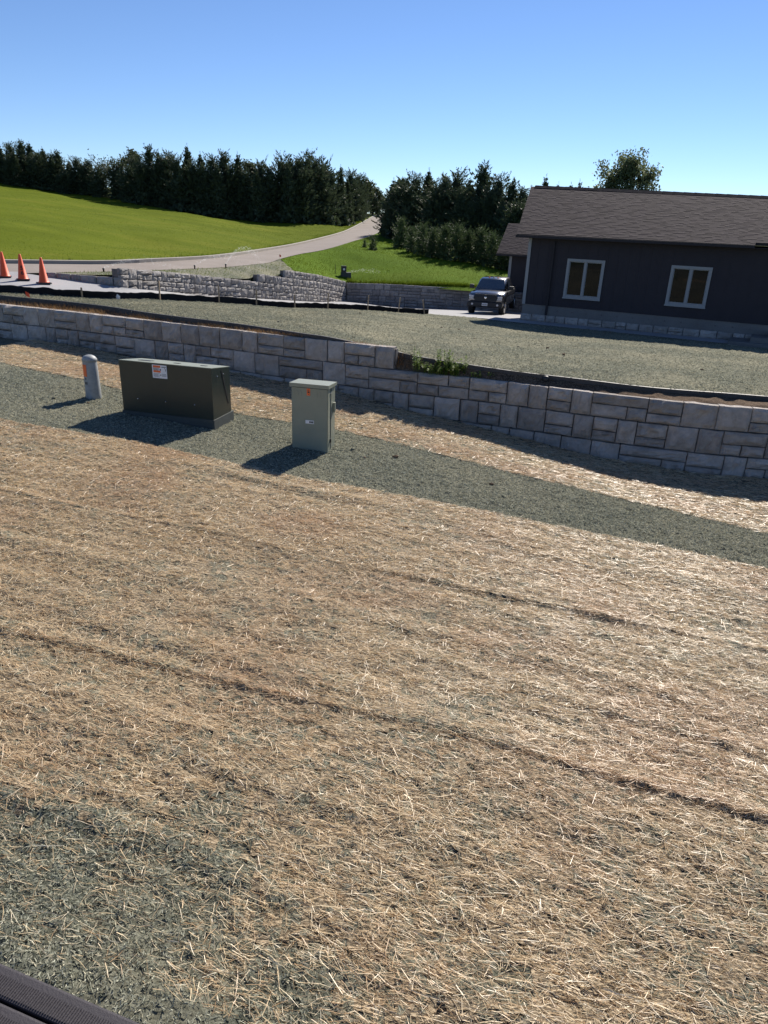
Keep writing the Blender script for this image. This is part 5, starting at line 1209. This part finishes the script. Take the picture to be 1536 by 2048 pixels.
def broadleaf(name, x, y, z, h, rad, seed, label, leaves=5200, leaf=0.16, crown0=0.3, mat=None, droop=0.0, dens=1.0, group='broadleaf trees'):
    r = np.random.default_rng(seed); rr = random.Random(seed)
    root = empty(name, (x, y, z), 0, label, 'tree', group)
    tr = MB(); tips = []
    top = Vector((0.1 * rad * rr.uniform(-1, 1), 0, h * 0.78))
    tr.tube([(0, 0, -0.5), (0.02 * h, 0, h * 0.35), top], [0.035 * h, 0.026 * h, 0.008 * h], 8)
    for k in range(26):
        t = rr.uniform(crown0, 1.0); b = Vector((0, 0, 0)).lerp(top, t); a = rr.uniform(0, 6.28); L = rad * rr.uniform(0.45, 1.0) * math.sin(math.pi * min(0.97, 0.22 + 0.75 * (t - crown0) / (1 - crown0))) ** 0.6
        e = b + Vector((math.cos(a) * L, math.sin(a) * L, L * rr.uniform(0.25, 0.9)))
        m_ = b.lerp(e, 0.5) + Vector((0, 0, -0.06 * L)); tr.tube([b, m_, e], [0.010 * h, 0.006 * h, 0.002 * h], 5)
        for q in range(4):
            d = Vector((rr.gauss(0, 1), rr.gauss(0, 1), rr.gauss(0.3, 0.8))).normalized() * rad * rr.uniform(0.12, 0.34); s0 = b.lerp(e, rr.uniform(0.5, 1.0))
            tr.tube([s0, s0 + d], [0.003 * h, 0.001 * h], 4); tips.append(s0 + d); tips.append(s0 + d * 0.5)
    tips.append(top); tips = np.array([tuple(t) for t in tips])
    c = tips[r.integers(0, len(tips), leaves)] + r.normal(0, 1, (leaves, 3)) * rad * 0.10 * np.array([1, 1, 0.9])
    c[:, 2] -= droop * np.abs(r.normal(0, 1, leaves))
    a = r.normal(0, 1, (leaves, 3)); a[:, 2] -= droop; a /= np.linalg.norm(a, axis=1)[:, None]; b = np.cross(a, r.normal(0, 1, (leaves, 3))); b /= np.linalg.norm(b, axis=1)[:, None]
    s = leaf * r.uniform(0.6, 1.3, leaves)[:, None]
    V = np.stack([c - a * s, c + b * s * 0.45, c + a * s, c - b * s * 0.45], 1).reshape(-1, 3)
    np_mesh('crown', V, np.arange(leaves * 4).reshape(-1, 4), mat or M_DECID, root)
    tr.build('trunk', M_BARK, root)
    return root
broadleaf('broadleaf_tree', 21.7, 71.8, 1.5, 9.3, 3.1, 3, 'lone round leafy tree rising behind the house roof', 11500, 0.15, 0.30, mat=M_PALELEAF)
broadleaf('broadleaf_tree', -36.0, 93.3, 4.9, 5.2, 2.6, 4, 'thin twiggy half bare tree in a gap of the left windbreak', 900, 0.14, 0.2)
broadleaf('broadleaf_tree', -31.9, 93.7, 4.7, 6.3, 2.1, 5, 'loose pale leafy tree leaning above the left windbreak', 2200, 0.16, 0.35)
broadleaf('broadleaf_tree', -32.8, 91.3, 4.8, 4.7, 2.2, 6, 'low leafy tree beneath the leaning one in the left windbreak', 2600, 0.15, 0.15)
broadleaf('broadleaf_tree', -18.0, 93.3, 3.2, 7.4, 2.4, 7, 'rounded leafy crown in the middle of the left windbreak', 3600, 0.17, 0.3)
broadleaf('broadleaf_tree', -4.9, 121.9, 4.0, 6.2, 2.3, 8, 'greenish drooping tree at the right end of the left windbreak', 3600, 0.22, 0.12, droop=0.4)
broadleaf('broadleaf_tree', -4.1, 131.9, 4.8, 4.9, 2.4, 9, 'farthest drooping tree where the road crests the hill', 3600, 0.24, 0.08, droop=0.5)
broadleaf('broadleaf_tree', 0.1, 78.0, 2.2, 6.0, 1.6, 10, 'leafy tree leaning over the road at the edge of the right stand', 2600, 0.16, 0.15)
broadleaf('broadleaf_tree', 2.0, 77.5, 1.9, 7.3, 1.5, 12, 'bare twigged tree poking above the right stand', 60, 0.12, 0.3)
for k, (x, y, zt) in enumerate([(15.02, 78.58, 8.44), (16.28, 78.33, 8.0), (17.49, 78.07, 8.0), (18.29, 77.88, 8.05), (20.0, 77.46, 7.6)]):
    put(CED[2], x, y, 1.2, zt - (0.8 if k in (0, 3) else 1.05), ['cedar tip showing highest over the left end of the roof ridge', 'second cedar tip from the left over the roof ridge', 'third cedar tip from the left over the roof ridge', 'fourth cedar tip from the left over the roof ridge', 'short cedar tip just left of the lone leafy tree over the roof'][k], 'cedar tips over the house ridge', 1.0, k * 1.3)

# ------------------------------------------------------------------ ribbed deck edge in the near left corner
deck = empty('deck', (-0.81, 1.042, 2.05), math.atan2(0.95 - 1.07, 0.37), 'dark plum ribbed deck edge in the bottom left corner', 'deck')
for k in range(5):
    y1 = -0.002 - k * 0.066; y0 = y1 - 0.060
    bdk = MB().bbox(-0.9, 1.3, y0, y1, -0.03, 0.0, 0.006).build('deck_board', M_DECK, deck)
    V = []; F = []; x = -0.9; i = 0
    while x < 1.3:
        n = len(V); a_, b_2 = y0 + 0.006, y1 - 0.020
        V += [(x, a_, 0.0005), (x + 0.0034, a_, 0.0005), (x + 0.0025, a_, 0.0026), (x + 0.0009, a_, 0.0026), (x, b_2, 0.0005), (x + 0.0034, b_2, 0.0005), (x + 0.0025, b_2, 0.0026), (x + 0.0009, b_2, 0.0026)]
        F += [(n, n + 3, n + 7, n + 4), (n + 3, n + 2, n + 6, n + 7), (n + 2, n + 1, n + 5, n + 6), (n, n + 1, n + 2, n + 3), (n + 4, n + 7, n + 6, n + 5)]
        x += 0.0062
    mesh_obj('tread_ribs', V, F, M_DECK, bdk, kind='stuff')
MB().bbox(-0.9, 1.3, -1.6, -0.335, -0.03, 0.0, 0.004).build('deck_board', M_DECK, deck)
MB().box(-0.9, 1.3, -0.33, -0.03, -0.16, -0.034).build('joist', M_DECK, deck)
for x in (-0.7, 1.1): MB().box(x - 0.05, x + 0.05, -0.2, -0.1, -1.95, -0.162).build('deck_post', M_DECK, deck)
bpy.context.view_layer.update()
